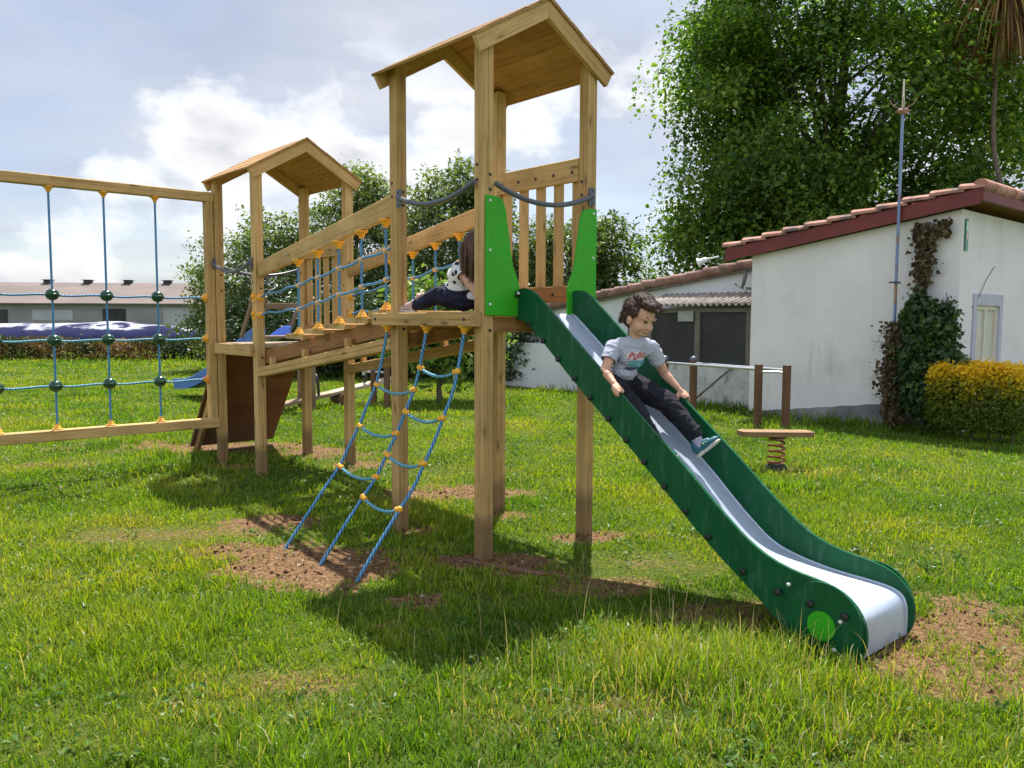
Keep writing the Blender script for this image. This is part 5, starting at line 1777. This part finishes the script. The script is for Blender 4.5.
BARK = m_simple('bark', (0.075, 0.055, 0.04), (0.16, 0.125, 0.095), 7, .9, stretch=(1, 1, .25), bump=.5)


def make_tree(name, label, cat, base, trunk_h, r0, lobes, leaf, per, mat, group=None, lean=(0, 0), clump=.45, aspect=.6, limbs=26, tops=None, jit=.85, shell=.5):
    """lobes: (x, y, z, rx, ry, rz, clumps) relative to the base"""
    root = empty(name, base, 0)
    tag(root, label, cat, group)
    C = []; D = []
    for (x, y, z, rx, ry, rz, k) in lobes:
        p, d = in_ellipsoid(k, shell)
        C.append(p * [rx, ry, rz] + [x, y, z]); D.append(d)
    C = np.concatenate(C); D = np.concatenate(D)
    C += rng.normal(0, .18 * clump, C.shape)
    mb = MB()
    top = V((lean[0], lean[1], trunk_h))
    pts = []
    for i in range(9):
        t = i / 8
        pts.append(V((lean[0] * t * t + .04 * math.sin(i * 1.9) * t, lean[1] * t * t + .04 * math.cos(i * 1.3) * t, -.2 + (trunk_h + .2) * t)))
    mb.tube(pts, [r0 * (1.35 - .35 * min(1, i / 1.5)) * (1 - .72 * i / 8) for i in range(9)], 9)
    idx = rng.choice(len(C), min(limbs, len(C)), replace=False)
    for j in idx:
        e = V(C[j]); f = random.uniform(.3, .92)
        s_ = pts[min(8, max(1, int(f * 8)))]
        if e.z < s_.z - .4: s_ = pts[max(1, int(.22 * 8))]
        mid = s_.lerp(e, .5) + V((0, 0, .14 * (e - s_).length))
        rr = r0 * .26 * (1 - .5 * f)
        mb.tube([s_, s_.lerp(mid, .6), mid, mid.lerp(e, .55), e], [rr, rr * .8, rr * .6, rr * .38, rr * .12], 5)
    mb.build('trunk', BARK, root)
    n = len(C)
    ci = np.repeat(np.arange(n), per)
    sc = rng.uniform(.6, 1.25, n)[ci]
    P = C[ci] + np.clip(rng.normal(0, 1, (len(ci), 3)), -1.75, 1.75) * (clump * .5 * sc)[:, None] * [1, 1, .62]
    if tops is not None:                                   # loose upright sprays above the crown
        for (x, y, z, hh, k) in tops:
            t = rng.uniform(0, 1, k)
            k = k // 3; t = t[:k] ** 1.3
            q = np.stack([x + rng.normal(0, .20, k) * (1.15 - t), y + rng.normal(0, .20, k) * (1.15 - t), z - .15 + t * hh], 1)
            P = np.concatenate([P, q]); ci = np.concatenate([ci, rng.integers(0, n, k)])
    out = P - np.array([0, 0, trunk_h * .75])
    nr = unit(out) * .55 + np.array([0, 0, 1.0])
    cr = rng.uniform(-.30, .30, n)[ci]
    rn = np.clip(rng.uniform(0.05, .95, len(P)) + cr, 0, 1)
    ok = P[:, 2] > .12
    leaf_mesh('crown', P[ok], leaf, mat, root, nr[ok], aspect, jit, rn[ok], .5)
    return root


PLANE = m_leaf('plane tree leaf', [(0, (0.034, 0.092, 0.011)), (.5, (0.110, 0.215, 0.026)), (.85, (0.19, 0.30, 0.04)), (1, (0.26, 0.35, 0.065))], .52, .42, spec=.5)
BIRCH = m_leaf('grey green leaf', [(0, (0.055, 0.095, 0.022)), (.5, (0.105, 0.160, 0.038)), (.85, (0.18, 0.225, 0.07)), (1, (0.27, 0.30, 0.15))], .45, .4, spec=.6)
DENSE = m_leaf('dark evergreen leaf', [(0, (0.014, 0.034, 0.010)), (.6, (0.030, 0.062, 0.018)), (1, (0.075, 0.12, 0.035))], .28, .38, spec=.6)
LIGHT = m_leaf('light green leaf', [(0, (0.05, 0.115, 0.018)), (.6, (0.09, 0.18, 0.028)), (1, (0.17, 0.26, 0.05))], .45, .45)
HYD = m_leaf('fresh broad leaf', [(0, (0.06, 0.14, 0.02)), (.5, (0.12, 0.22, 0.035)), (.85, (0.20, 0.30, 0.06)), (1, (0.42, 0.40, 0.22))], .4, .5)


def build_trees():
    R = rng
    # the big plane tree behind the house
    lob = [(.4, 0, 7.6, 4.2, 4.2, 4.2, 120), (-1.6, -.8, 5.2, 2.4, 2.4, 2.4, 52), (2.4, -.6, 5.6, 3.0, 2.6, 2.9, 56), (-1.2, -.6, 9.2, 2.7, 2.6, 2.4, 42), (1.6, 0, 10.2, 3.0, 2.6, 2.4, 36),
           (-2.7, 0, 7.6, 1.3, 1.8, 1.3, 22), (-2.6, -.4, 3.2, 1.45, 1.5, 1.3, 24), (0, -1.0, 3.6, 3.1, 1.8, 1.6, 42), (4.4, 0, 8.2, 2.2, 2.2, 2.6, 30), (-2.0, 0, 10.6, 1.5, 1.5, 1.5, 18)]
    make_tree('plane_tree', 'tall broad crowned tree rising behind the white house', 'tree', (8.0, 21.0, 0), 8.5, .34, lob, .112, 430, PLANE, 'trees round the playground', (.3, 0), 1.0, .72, 70, jit=.7, shell=.6)
    spec = [
        ('leafy_tree', 'grey green bushy tree between the net frame and the second tower', (-7.7, 24.5, 0), 3.4, .12, [(0, 0, 2.6, 1.5, 1.4, 1.6, 70), (.6, -.3, 1.3, 1.2, 1.2, 1.2, 44), (-.7, -.2, 1.4, 1.2, 1.2, 1.2, 44), (.4, 0, 3.8, .8, .8, .9, 22)], .13, 75, BIRCH, [(.3, 0, 4.2, .8, 160), (-.4, 0, 3.8, .7, 130), (.7, 0, 3.9, .8, 120)]),
        ('leafy_tree', 'tall grey green tree behind the roof of the second tower', (-4.8, 25.0, 0), 4.6, .14, [(0, 0, 3.5, 1.6, 1.5, 2.0, 95), (.8, -.2, 2.0, 1.4, 1.2, 1.5, 50), (-.8, -.2, 1.9, 1.3, 1.2, 1.5, 50), (.3, 0, 5.0, .9, .9, .9, 26)], .13, 78, BIRCH, [(.4, 0, 5.4, 1.0, 170), (-.5, 0, 4.9, .8, 130), (.9, 0, 4.8, .9, 130), (-.1, 0, 5.5, .9, 120)]),
        ('leafy_tree', 'tall upright tree with loose top between the two towers', (-1.7, 24.5, 0), 5.0, .15, [(0, 0, 3.6, 1.7, 1.5, 2.2, 105), (.9, -.2, 2.1, 1.4, 1.3, 1.6, 54), (-.9, -.2, 2.0, 1.4, 1.3, 1.6, 54), (.4, 0, 5.2, 1.1, 1.0, .8, 34)], .14, 78, BIRCH, [(-.6, 0, 5.2, 1.0, 190), (.1, 0, 5.6, 1.1, 190), (.8, 0, 5.6, 1.0, 170), (1.2, 0, 5.1, .8, 120)]),
        ('leafy_tree', 'dark green tree rising behind the far railing of the slide tower', (1.6, 24.0, 0), 3.9, .14, [(0, 0, 2.9, 1.6, 1.4, 1.6, 85), (.7, -.2, 1.6, 1.3, 1.2, 1.3, 48), (-.8, -.2, 1.7, 1.3, 1.2, 1.4, 48), (1.1, 0, 3.6, .8, .8, .8, 22)], .14, 78, BIRCH, [(1.0, 0, 4.0, .7, 130), (.3, 0, 4.1, .6, 120)]),
        ('leafy_shrub', 'light green loose shrub between the slide tower and the big tree', (4.3, 26.0, 0), 2.2, .08, [(0, 0, 1.9, 1.3, 1.1, 1.2, 60), (1.2, 0, 1.6, 1.2, 1.0, 1.0, 46), (-1.0, 0, 1.5, 1.0, 1.0, 1.0, 34)], .13, 75, LIGHT, [(0, 0, 2.6, .7, 150), (.8, 0, 2.3, .6, 120), (-.5, 0, 2.2, .6, 110)]),
        ('evergreen_shrub', 'dark evergreen shrub low behind the bridge and see-saw', (-3.4, 21.5, 0), 1.9, .10, [(0, 0, 1.2, 1.9, 1.2, 1.25, 80), (1.5, 0, 1.1, 1.5, 1.1, 1.15, 60), (-1.7, .2, 1.15, 1.5, 1.1, 1.2, 60)], .13, 85, DENSE, None),
        ('evergreen_shrub', 'dark evergreen shrub low between the two posts of the slide tower', (-.4, 21.3, 0), 1.8, .10, [(0, 0, 1.2, 1.5, 1.1, 1.25, 66), (1.2, 0, 1.0, 1.1, 1.0, 1.05, 40), (-1.2, .1, 1.1, 1.2, 1.0, 1.15, 44)], .13, 85, DENSE, None),
        ('evergreen_shrub', 'dark low shrub against the pale shed wall beside the slide tower', (.22, 19.2, 0), 1.4, .07, [(0, 0, .95, .62, .6, .98, 46), (.25, -.1, .45, .5, .5, .5, 20)], .11, 90, DENSE, None),
        ('evergreen_shrub', 'dark shrub low left beside the net frame post at the field edge', (-6.6, 22.3, 0), 1.8, .09, [(0, 0, 1.2, 1.4, 1.0, 1.25, 60), (1.1, -.1, .9, 1.0, .9, .95, 36)], .13, 80, DENSE, None),
        ('leafy_shrub', 'fresh light green broad leaved shrub seen behind the sitting child', (-1.35, 15.2, 0), 1.5, .06, [(0, 0, 1.75, .75, .6, .42, 34), (.4, 0, 1.2, .6, .5, .6, 20), (-.35, 0, 1.1, .5, .5, .6, 16)], .15, 60, HYD, None),
    ]
    for nm, lb, base, th, r0, lob, lf, per, mt, tp in spec:
        if nm == 'leafy_tree': lob = [(x, y, z, rx * 1.16, ry, rz * 1.04, int(k * 1.35)) for (x, y, z, rx, ry, rz, k) in lob]
        make_tree(nm, lb, 'shrub' if 'shrub' in nm else 'tree', base, th, r0, lob, lf * .88, int(per * 1.5), mt, 'trees round the playground' if 'tree' in nm else 'shrubs round the playground', (random.uniform(-.2, .2), 0), .55, .55, 22, tp)
    # brown and green hedge along the field
    n = 26000
    x = rng.uniform(-32, -8.6, n); y = 30 + rng.normal(0, .35, n)
    top = .62 + .42 * fbm(x, y * 0, .55, 21) + .12 * rng.normal(0, 1, n) * (rng.uniform(0, 1, n) > .9)
    z = top * rng.uniform(0.02, 1, n) ** .75
    br = fbm(x, z * 2, .8, 23)
    rn = np.clip((br - .30) * 2.0 + rng.uniform(-.25, .25, n), 0, 1)
    hm = m_leaf('hedge leaf', [(0, (0.022, 0.042, 0.012)), (.35, (0.05, 0.075, 0.02)), (.55, (0.13, 0.075, 0.035)), (.8, (0.20, 0.11, 0.05)), (1, (0.30, 0.20, 0.11))], .25, .55)
    o = leaf_mesh('hedge', np.stack([x, y, z], 1), .13, hm, None, None, .5, 1.0, rn)
    tag(o, 'low ragged brown and green hedge along the field edge', 'hedge')
    # clipped golden bush by the house
    t = empty('golden_bush', W(8.1, -.18, .04), PH)
    tag(t, 'clipped square bush with golden yellow top beside the house window', 'bush')
    n = 34000
    u = rng.uniform(-1, 1, (n, 3)); k = rng.integers(0, 3, n); sg = np.where(rng.uniform(0, 1, n) < .5, -1, 1)
    u[np.arange(n), k] = sg * rng.uniform(.60, 1.0, n)
    sup = (np.abs(u) ** 5).sum(1) ** (1 / 5); u = u / np.maximum(sup, 1)[:, None]
    nr = unit(np.sign(u) * np.abs(u) ** 4 + .001)
    P = u * [.36, .54, .41] + [0, .08, .52] + rng.normal(0, .03, (n, 3))
    P[:, 2] += .13 * (fbm(P[:, 0] + 3, P[:, 1] + 8, 3.3, 31) - .5) * (P[:, 2] > .4); P[:, 0] += .10 * (fbm(P[:, 1] + 3, P[:, 2] + 8, 4.3, 35) - .5)
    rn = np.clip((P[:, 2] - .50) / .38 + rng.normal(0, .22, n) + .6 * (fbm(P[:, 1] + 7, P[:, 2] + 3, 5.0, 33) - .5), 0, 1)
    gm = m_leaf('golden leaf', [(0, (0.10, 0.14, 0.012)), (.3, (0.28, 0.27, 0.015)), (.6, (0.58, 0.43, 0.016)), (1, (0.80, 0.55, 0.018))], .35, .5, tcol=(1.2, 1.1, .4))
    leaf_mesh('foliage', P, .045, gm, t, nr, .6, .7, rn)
    mb = MB()
    for k in range(7):
        mb.tube([V((random.uniform(-.1, .1), -.5 + k * .16, -.05)), V((random.uniform(-.25, .25), -.55 + k * .18, .5))], [.016, .007], 6)
    mb.build('stems', BARK, t)
    # ivy: dry upper column, green lower bush, dead twigs
    t = empty('ivy', W(8.38, .80, 0), PH)
    tag(t, 'half dead ivy climbing the white house wall with green bushy lower part', 'ivy')
    L_ = lambda a, b, z: [a - 8.38, b - .80, z]
    dm = m_leaf('dry ivy leaf', [(0, (0.045, 0.03, 0.016)), (.6, (0.10, 0.07, 0.035)), (1, (0.17, 0.13, 0.06))], .15, .7)
    gmat = m_leaf('ivy leaf', [(0, (0.014, 0.042, 0.010)), (.6, (0.036, 0.088, 0.018)), (1, (0.085, 0.16, 0.035))], .3, .4, spec=.5)
    n = 1500
    z = rng.uniform(1.3, 2.80, n); wv = .085 + .03 * np.sin(z * 9) + .05 * (z > 2.45)
    b = .80 - .05 * (z - 1.8) + rng.normal(0, 1, n) * wv * .62; a = 8.42 - np.abs(rng.normal(0, .06, n))
    nx = 430
    zx = rng.uniform(2.66, 2.86, nx); bx = rng.uniform(.45, .92, nx); zx -= (bx > .8) * .0 + np.abs(rng.normal(0, .05, nx)); zx += (.8 - bx) * .10
    ax_ = 8.42 - np.abs(rng.normal(0, .05, nx))
    n3 = 1700
    z3 = rng.uniform(.08, 1.5, n3); b3 = 1.02 + rng.normal(0, .07, n3) + .12 * np.sin(z3 * 2.2) ** 2 * (rng.uniform(0, 1, n3) > .5); a3 = 8.30 - np.abs(rng.normal(0, .10, n3))
    P = np.concatenate([np.stack([a - 8.38, b - .8, z], 1), np.stack([ax_ - 8.38, bx - .8, zx], 1), np.stack([a3 - 8.38, b3 - .8, z3], 1)])
    leaf_mesh('dry_leaves', P, .062, dm, t, np.tile([[-1.0, 0, .2]], (len(P), 1)), .75, .7, None, .8)
    Ps, Ds = [], []
    for (x_, y_, z_, rx, ry, rz_, k_) in ((-.20, -.10, 1.55, .22, .22, .26, 1400), (-.22, -.30, 1.38, .26, .26, .34, 2000), (-.20, -.14, 1.05, .28, .32, .42, 2300), (-.24, -.40, .95, .26, .26, .36, 1800), (-.18, -.20, .58, .28, .34, .40, 2100), (-.20, -.42, .48, .24, .24, .34, 1300), (-.2, -.42, 1.62, .12, .10, .2, 240), (-.2, -.05, 1.78, .10, .08, .14, 160)):
        q, d = in_ellipsoid(k_, .6)
        Ps.append(q * [rx, ry, rz_] + [x_, y_, z_]); Ds.append(d)
    P = np.concatenate(Ps); P += rng.normal(0, .045, P.shape); d = np.concatenate(Ds)
    leaf_mesh('green_leaves', P, .066, gmat, t, d + np.array([0, 0, .35]), .8, .7, None, .6)
    mb = MB()
    mb.tube([V(L_(8.40, 1.0, -.1)), V(L_(8.38, .97, .6)), V(L_(8.42, .88, 1.3)), V(L_(8.44, .80, 2.0)), V(L_(8.44, .72, 2.75))], [.045, .035, .03, .022, .012], 7)
    mb.tube([V(L_(8.3, 1.02, -.1)), V(L_(8.28, 1.02, .5)), V(L_(8.33, .9, 1.1))], [.022, .02, .012], 6)
    mb.build('stem', BARK, t)
    mb = MB()
    for k in range(46):
        b0_ = random.uniform(.95, 1.08); z0 = random.uniform(.25, 1.35)
        l = random.uniform(.12, .36)
        mb.tube([V(L_(8.3, b0_, z0)), V(L_(8.24, b0_ + l * .6, z0 + l * random.uniform(.2, .7))), V(L_(8.22, b0_ + l, z0 + l * random.uniform(-.2, .7)))], [.007, .005, .002], 4)
    mb.build('dead_twigs', m_simple('dead twig', (.10, .07, .05), (.2, .15, .11), 20, .8), t)
    # palm with a skirt of dry leaves
    t = empty('palm', (10.35, 17.2, 0), 0)
    tag(t, 'palm with curved trunk and hanging skirt of dry golden brown leaves', 'palm')
    top = V((-.40, -.1, 8.55))
    mb = MB()
    pts = [V((0, 0, -.2)), V((.10, 0, 2.0)), V((.05, 0, 3.4)), V((-.18, 0, 4.2)), V((-.40, 0, 4.9)), V((-.46, 0, 5.7)), V((-.46, -.05, 7.2)), top]
    pts = [V(p) for p in smooth_poly([tuple(p) for p in pts], 2)]
    mb.tube(pts, [.060 - .02 * i / len(pts) for i in range(len(pts))], 10)
    mb.build('trunk', m_simple('palm trunk', (.09, .07, .05), (.17, .135, .10), 5, .9, stretch=(1, 1, 3), bump=.5), t)

    def fronds(n, phi_lo, phi_hi, Lr, wd, drop, mat, name, up0):
        Vs = []; Ts = []; R = []
        for _ in range(n):
            th = random.uniform(0, 2 * PI); el = random.uniform(phi_lo, phi_hi)
            d = np.array([math.cos(th) * math.cos(el), math.sin(th) * math.cos(el), math.sin(el)])
            s_ = np.array([-math.sin(th), math.cos(th), 0]); L = random.uniform(*Lr)
            p = np.array(top) + np.array([0, 0, random.uniform(*up0)]) + d * .06
            k0 = len(Vs); m = 6; q = p.copy(); dd = d.copy(); rv = random.random(); tw = random.uniform(-.5, .5)
            for i in range(m + 1):
                f = i / m; w = wd * (1 - f) ** .6 * (.35 + 1.6 * min(f * 3, .4))
                sv = s_ * math.cos(tw * f * 3) + np.cross(dd, s_) * math.sin(tw * f * 3)
                Vs += [q - sv * w / 2, q + sv * w / 2]; R += [rv, rv]
                q = q + dd * L / m; dd = dd + np.array([0, 0, -drop / m]); dd /= np.linalg.norm(dd)
            for i in range(m):
                a = k0 + 2 * i
                Ts += [(a, a + 1, a + 3), (a, a + 3, a + 2)]
        tri_mesh(name, np.array(Vs), np.array(Ts), mat, t, {'rnd': np.array(R)})
    pm = m_leaf('dry palm leaf', [(0, (.07, .035, .02)), (.4, (.19, .10, .035)), (.8, (.36, .23, .07)), (1, (.46, .34, .13))], .35, .6, tcol=(1.2, 1, .5))
    pg = m_leaf('palm leaf', [(0, (.03, .07, .015)), (.6, (.07, .13, .03)), (1, (.22, .22, .06))], .35, .4)
    fronds(640, -1.0, .25, (1.1, 1.9), .05, 2.4, pm, 'dry_leaves', (-.75, .1))
    fronds(420, -.1, 1.4, (1.1, 1.7), .05, 1.3, pg, 'green_leaves', (0, .25))


build_trees()

GRASS = m_leaf('grass blade', [(0, (0.046, 0.118, 0.008)), (.40, (0.128, 0.252, 0.013)), (.70, (0.235, 0.330, 0.021)), (.84, (0.30, 0.30, 0.06)), (.92, (0.34, 0.31, 0.16)), (1, (0.48, 0.44, 0.30))], .45, .42, tcol=(1.35, 1.3, .4), scale=.8, mixcol=(1.18, 1.02, .8), spec=.38)


def build_grass():
    Xs, Ys, Hs, Ws, Rs, Th, Ln = [], [], [], [], [], [], []

    def zone(y0, y1, dens, hgt, wid, per=9):
        nt_ = int(dens / per * (y1 - y0) * (y1 + y0) * .5 * 1.62)
        ty = np.sqrt(rng.uniform(y0 ** 2, y1 ** 2, nt_))
        tx = rng.uniform(-.83, .79, nt_) * (ty + .8)
        tk = rng.uniform(0, 1, nt_)                                        # vigour of each tuft
        i = np.repeat(np.arange(nt_), per); n = len(i)
        rad_ = wid * 4.2 * (.5 + tk[i])
        ox, oy = rng.normal(0, 1, n) * rad_, rng.normal(0, 1, n) * rad_
        x = tx[i] + ox; y = ty[i] + oy
        cl = fbm(x, y, 4.5, 41)
        d = dirt_at(x, y); dr = patch_at(x, y, DRY)
        keep = rng.uniform(0, 1, n) < (1 - d * 1.02) * np.clip(.50 + 1.1 * cl, .4, 1) * (1 - .30 * dr)
        q = np.stack([x - ORG.x, y - ORG.y], 1)                            # nothing grows inside the buildings
        a = q[:, 0] * AX.x + q[:, 1] * AX.y; b = q[:, 0] * BX.x + q[:, 1] * BX.y
        keep &= ~((a > 8.47) & (b > .32) & (b < 3.52)) & ~((a > 8.97) & (b > 3.4) & (b < 11.2)) & (y > 1.9)
        wall = np.exp(-((a - 8.35) / .22) ** 2) * ((b > .2) & (b < 3.6)) + np.exp(-((a - 8.85) / .25) ** 2) * ((b > 3.5) & (b < 9))
        uncut = np.clip(1.15 - np.hypot((x - .80) / 1.0, (y - 3.30) / .62), 0, 1)
        tall = np.maximum(np.clip((fbm(x, y, .9, 43) - .50) * 3.0, 0, 1), np.maximum(uncut * 1.9, wall * 1.9))
        far = np.clip((y - 24) / 5, 0, 1) * (x < -7)
        hh = hgt * (.50 + .70 * tall + .5 * far) * (.45 + .9 * tk[i] ** 1.5) * rng.uniform(.55, 1.3, n) * (1 - .45 * d) * (1 - .55 * dr)
        pat = fbm(x, y, 1.4, 47); pat2 = fbm(x, y, .42, 48)
        rn = .22 * rng.uniform(0, 1, n) + .30 * tk[i] + .85 * (pat - .34) + .5 * (pat2 - .5) + .2 * d + .12 * uncut
        dry = rng.uniform(0, 1, n) < (.03 + .10 * np.clip(pat - .45, 0, 1) + .14 * (uncut > .1) + .22 * d + .55 * dr)
        rn = np.where(dry, rng.uniform(.78, 1.0, n) - .08 * dr, np.clip(rn, 0, .80))
        th = np.arctan2(oy, ox) + rng.normal(0, .7, n) + (rng.uniform(0, 1, n) < .25) * rng.uniform(0, 6.28, n)
        ln = np.clip(rng.uniform(.25, 1.25, n) + .25 * (np.hypot(ox, oy) / (rad_ + 1e-6) - 1), .15, 1.5)
        for l, v in ((Xs, x), (Ys, y), (Hs, hh), (Ws, wid * rng.uniform(.55, 1.3, n)), (Rs, rn), (Th, th), (Ln, ln)):
            l.append(v[keep])
    zone(2.0, 4.2, 7200, .042, .0044, 5)
    zone(4.2, 7.0, 3800, .044, .0060, 5)
    zone(2.0, 4.2, 7600, .100, .0050, 11)
    zone(4.2, 7.0, 4400, .096, .0062, 10)
    zone(7.0, 11.5, 2300, .092, .0095, 8)
    zone(11.5, 20, 700, .10, .017, 6)
    zone(20, 34, 130, .115, .034, 4)
    zone(34, 60, 26, .14, .07, 3)
    x = np.concatenate(Xs); y = np.concatenate(Ys); hh = np.concatenate(Hs); w = np.concatenate(Ws); rn = np.concatenate(Rs); th = np.concatenate(Th); lean = np.concatenate(Ln)
    # long seed stalks
    ns = 260
    r_ = np.sqrt(rng.uniform(2.4 ** 2, 9 ** 2, ns)); sx = rng.uniform(-.7, .7, ns) * r_
    near = rng.uniform(0, 1, ns) < .5
    sx = np.where(near, rng.normal(.85, .55, ns), sx); sy = np.where(near, rng.normal(3.40, .35, ns), r_)
    ok = (dirt_at(sx, sy) < .5) & (sy > 2.2)
    sx, sy = sx[ok], sy[ok]; ns = len(sx)
    cat = lambda p, q: np.concatenate([p, q])
    x = cat(x, sx); y = cat(y, sy); hh = cat(hh, rng.uniform(.15, .32, ns)); w = cat(w, np.full(ns, .0034)); rn = cat(rn, rng.uniform(.88, 1, ns)); th = cat(th, rng.uniform(0, 6.28, ns)); lean = cat(lean, rng.uniform(.1, .8, ns))
    n = len(x)
    z = height_at(x, y) - .004
    dx, dy = np.cos(th), np.sin(th)
    tw = rng.normal(0, .5, n)                                              # blade twist
    sxv, syv = np.cos(th + PI / 2 + tw) * w * .5, np.sin(th + PI / 2 + tw) * w * .5
    S_ = np.stack([sxv, syv, np.zeros(n)], 1)
    P = np.stack([x, y, z], 1); rows = [P]
    ang = lean * .25
    for f, da in ((.38, .30), (.34, .55), (.28, .75)):
        P = P + np.stack([dx * hh * f * np.sin(ang), dy * hh * f * np.sin(ang), hh * f * np.cos(ang)], 1)
        rows.append(P); ang = np.minimum(ang + lean * da, 2.0)
    Vt = np.stack([rows[0] - S_ * .8, rows[0] + S_ * .8, rows[1] - S_, rows[1] + S_, rows[2] - S_ * .75, rows[2] + S_ * .75, rows[3]], 1).reshape(-1, 3)
    k = np.arange(n) * 7
    T = np.concatenate([np.stack([k + i, k + j, k + l], 1) for i, j, l in ((0, 1, 3), (0, 3, 2), (2, 3, 5), (2, 5, 4), (4, 5, 6))])
    o = tri_mesh('grass', Vt, T, GRASS, None, {'rnd': np.repeat(rn, 7)}, smooth=True)
    tag(o, 'green and straw coloured grass blades covering the lawn', 'grass', kind='stuff')
    print('grass blades', n)
    # broad leaved weeds and clover in the turf
    nw = 2600
    wy = np.sqrt(rng.uniform(2.3 ** 2, 11 ** 2, nw)); wx = rng.uniform(-.75, .75, nw) * wy
    ok = (dirt_at(wx, wy) < .35) & (fbm(wx, wy, 1.1, 61) > .44)
    wx, wy = wx[ok], wy[ok]; i = np.repeat(np.arange(len(wx)), 9)
    sp = rng.uniform(.015, .05, len(wx))[i]
    c = np.stack([wx[i] + rng.normal(0, 1, len(i)) * sp, wy[i] + rng.normal(0, 1, len(i)) * sp, np.zeros(len(i))], 1)
    c[:, 2] = height_at(c[:, 0], c[:, 1]) + rng.uniform(.008, .05, len(i))
    wm = m_leaf('weed leaf', [(0, (.03, .085, .012)), (.6, (.07, .16, .02)), (1, (.14, .23, .04))], .35, .45)
    o = leaf_mesh('weeds', c, .028, wm, None, None, .62, .5, np.clip(rng.uniform(0, .6, len(wx))[i] + rng.uniform(0, .4, len(i)), 0, 1))
    tag(o, 'small broad leaved weeds and clover among the grass', 'weeds', kind='stuff')
    # wood chips and clods on the bare patches
    m = 90000
    yy = np.sqrt(rng.uniform(2.2 ** 2, 11 ** 2, m)); xx = rng.uniform(-.75, .75, m) * yy
    d = dirt_at(xx, yy); ok = rng.uniform(0, 1, m) < np.clip(d * 1.2 - .3, 0, 1) * np.clip(9 / yy - .6, .1, 1)
    xx, yy = xx[ok], yy[ok]
    c = np.stack([xx, yy, height_at(xx, yy) + .004], 1)
    cm = m_leaf('wood chip', [(0, (.055, .029, .015)), (.4, (.16, .088, .043)), (.75, (.31, .20, .11)), (1, (.58, .47, .35))], .05, .9, tcol=(1, 1, 1), spec=.1)
    o = leaf_mesh('wood_chips', c, .010 + .028 * rng.uniform(0, 1, len(c)) ** 3.5, cm, None, None, .55, .8, rng.uniform(0, 1, len(c)) ** 1.2, fold=.9)
    tag(o, 'brown wood chips and clods scattered on the bare earth', 'wood chips', kind='stuff')


build_grass()
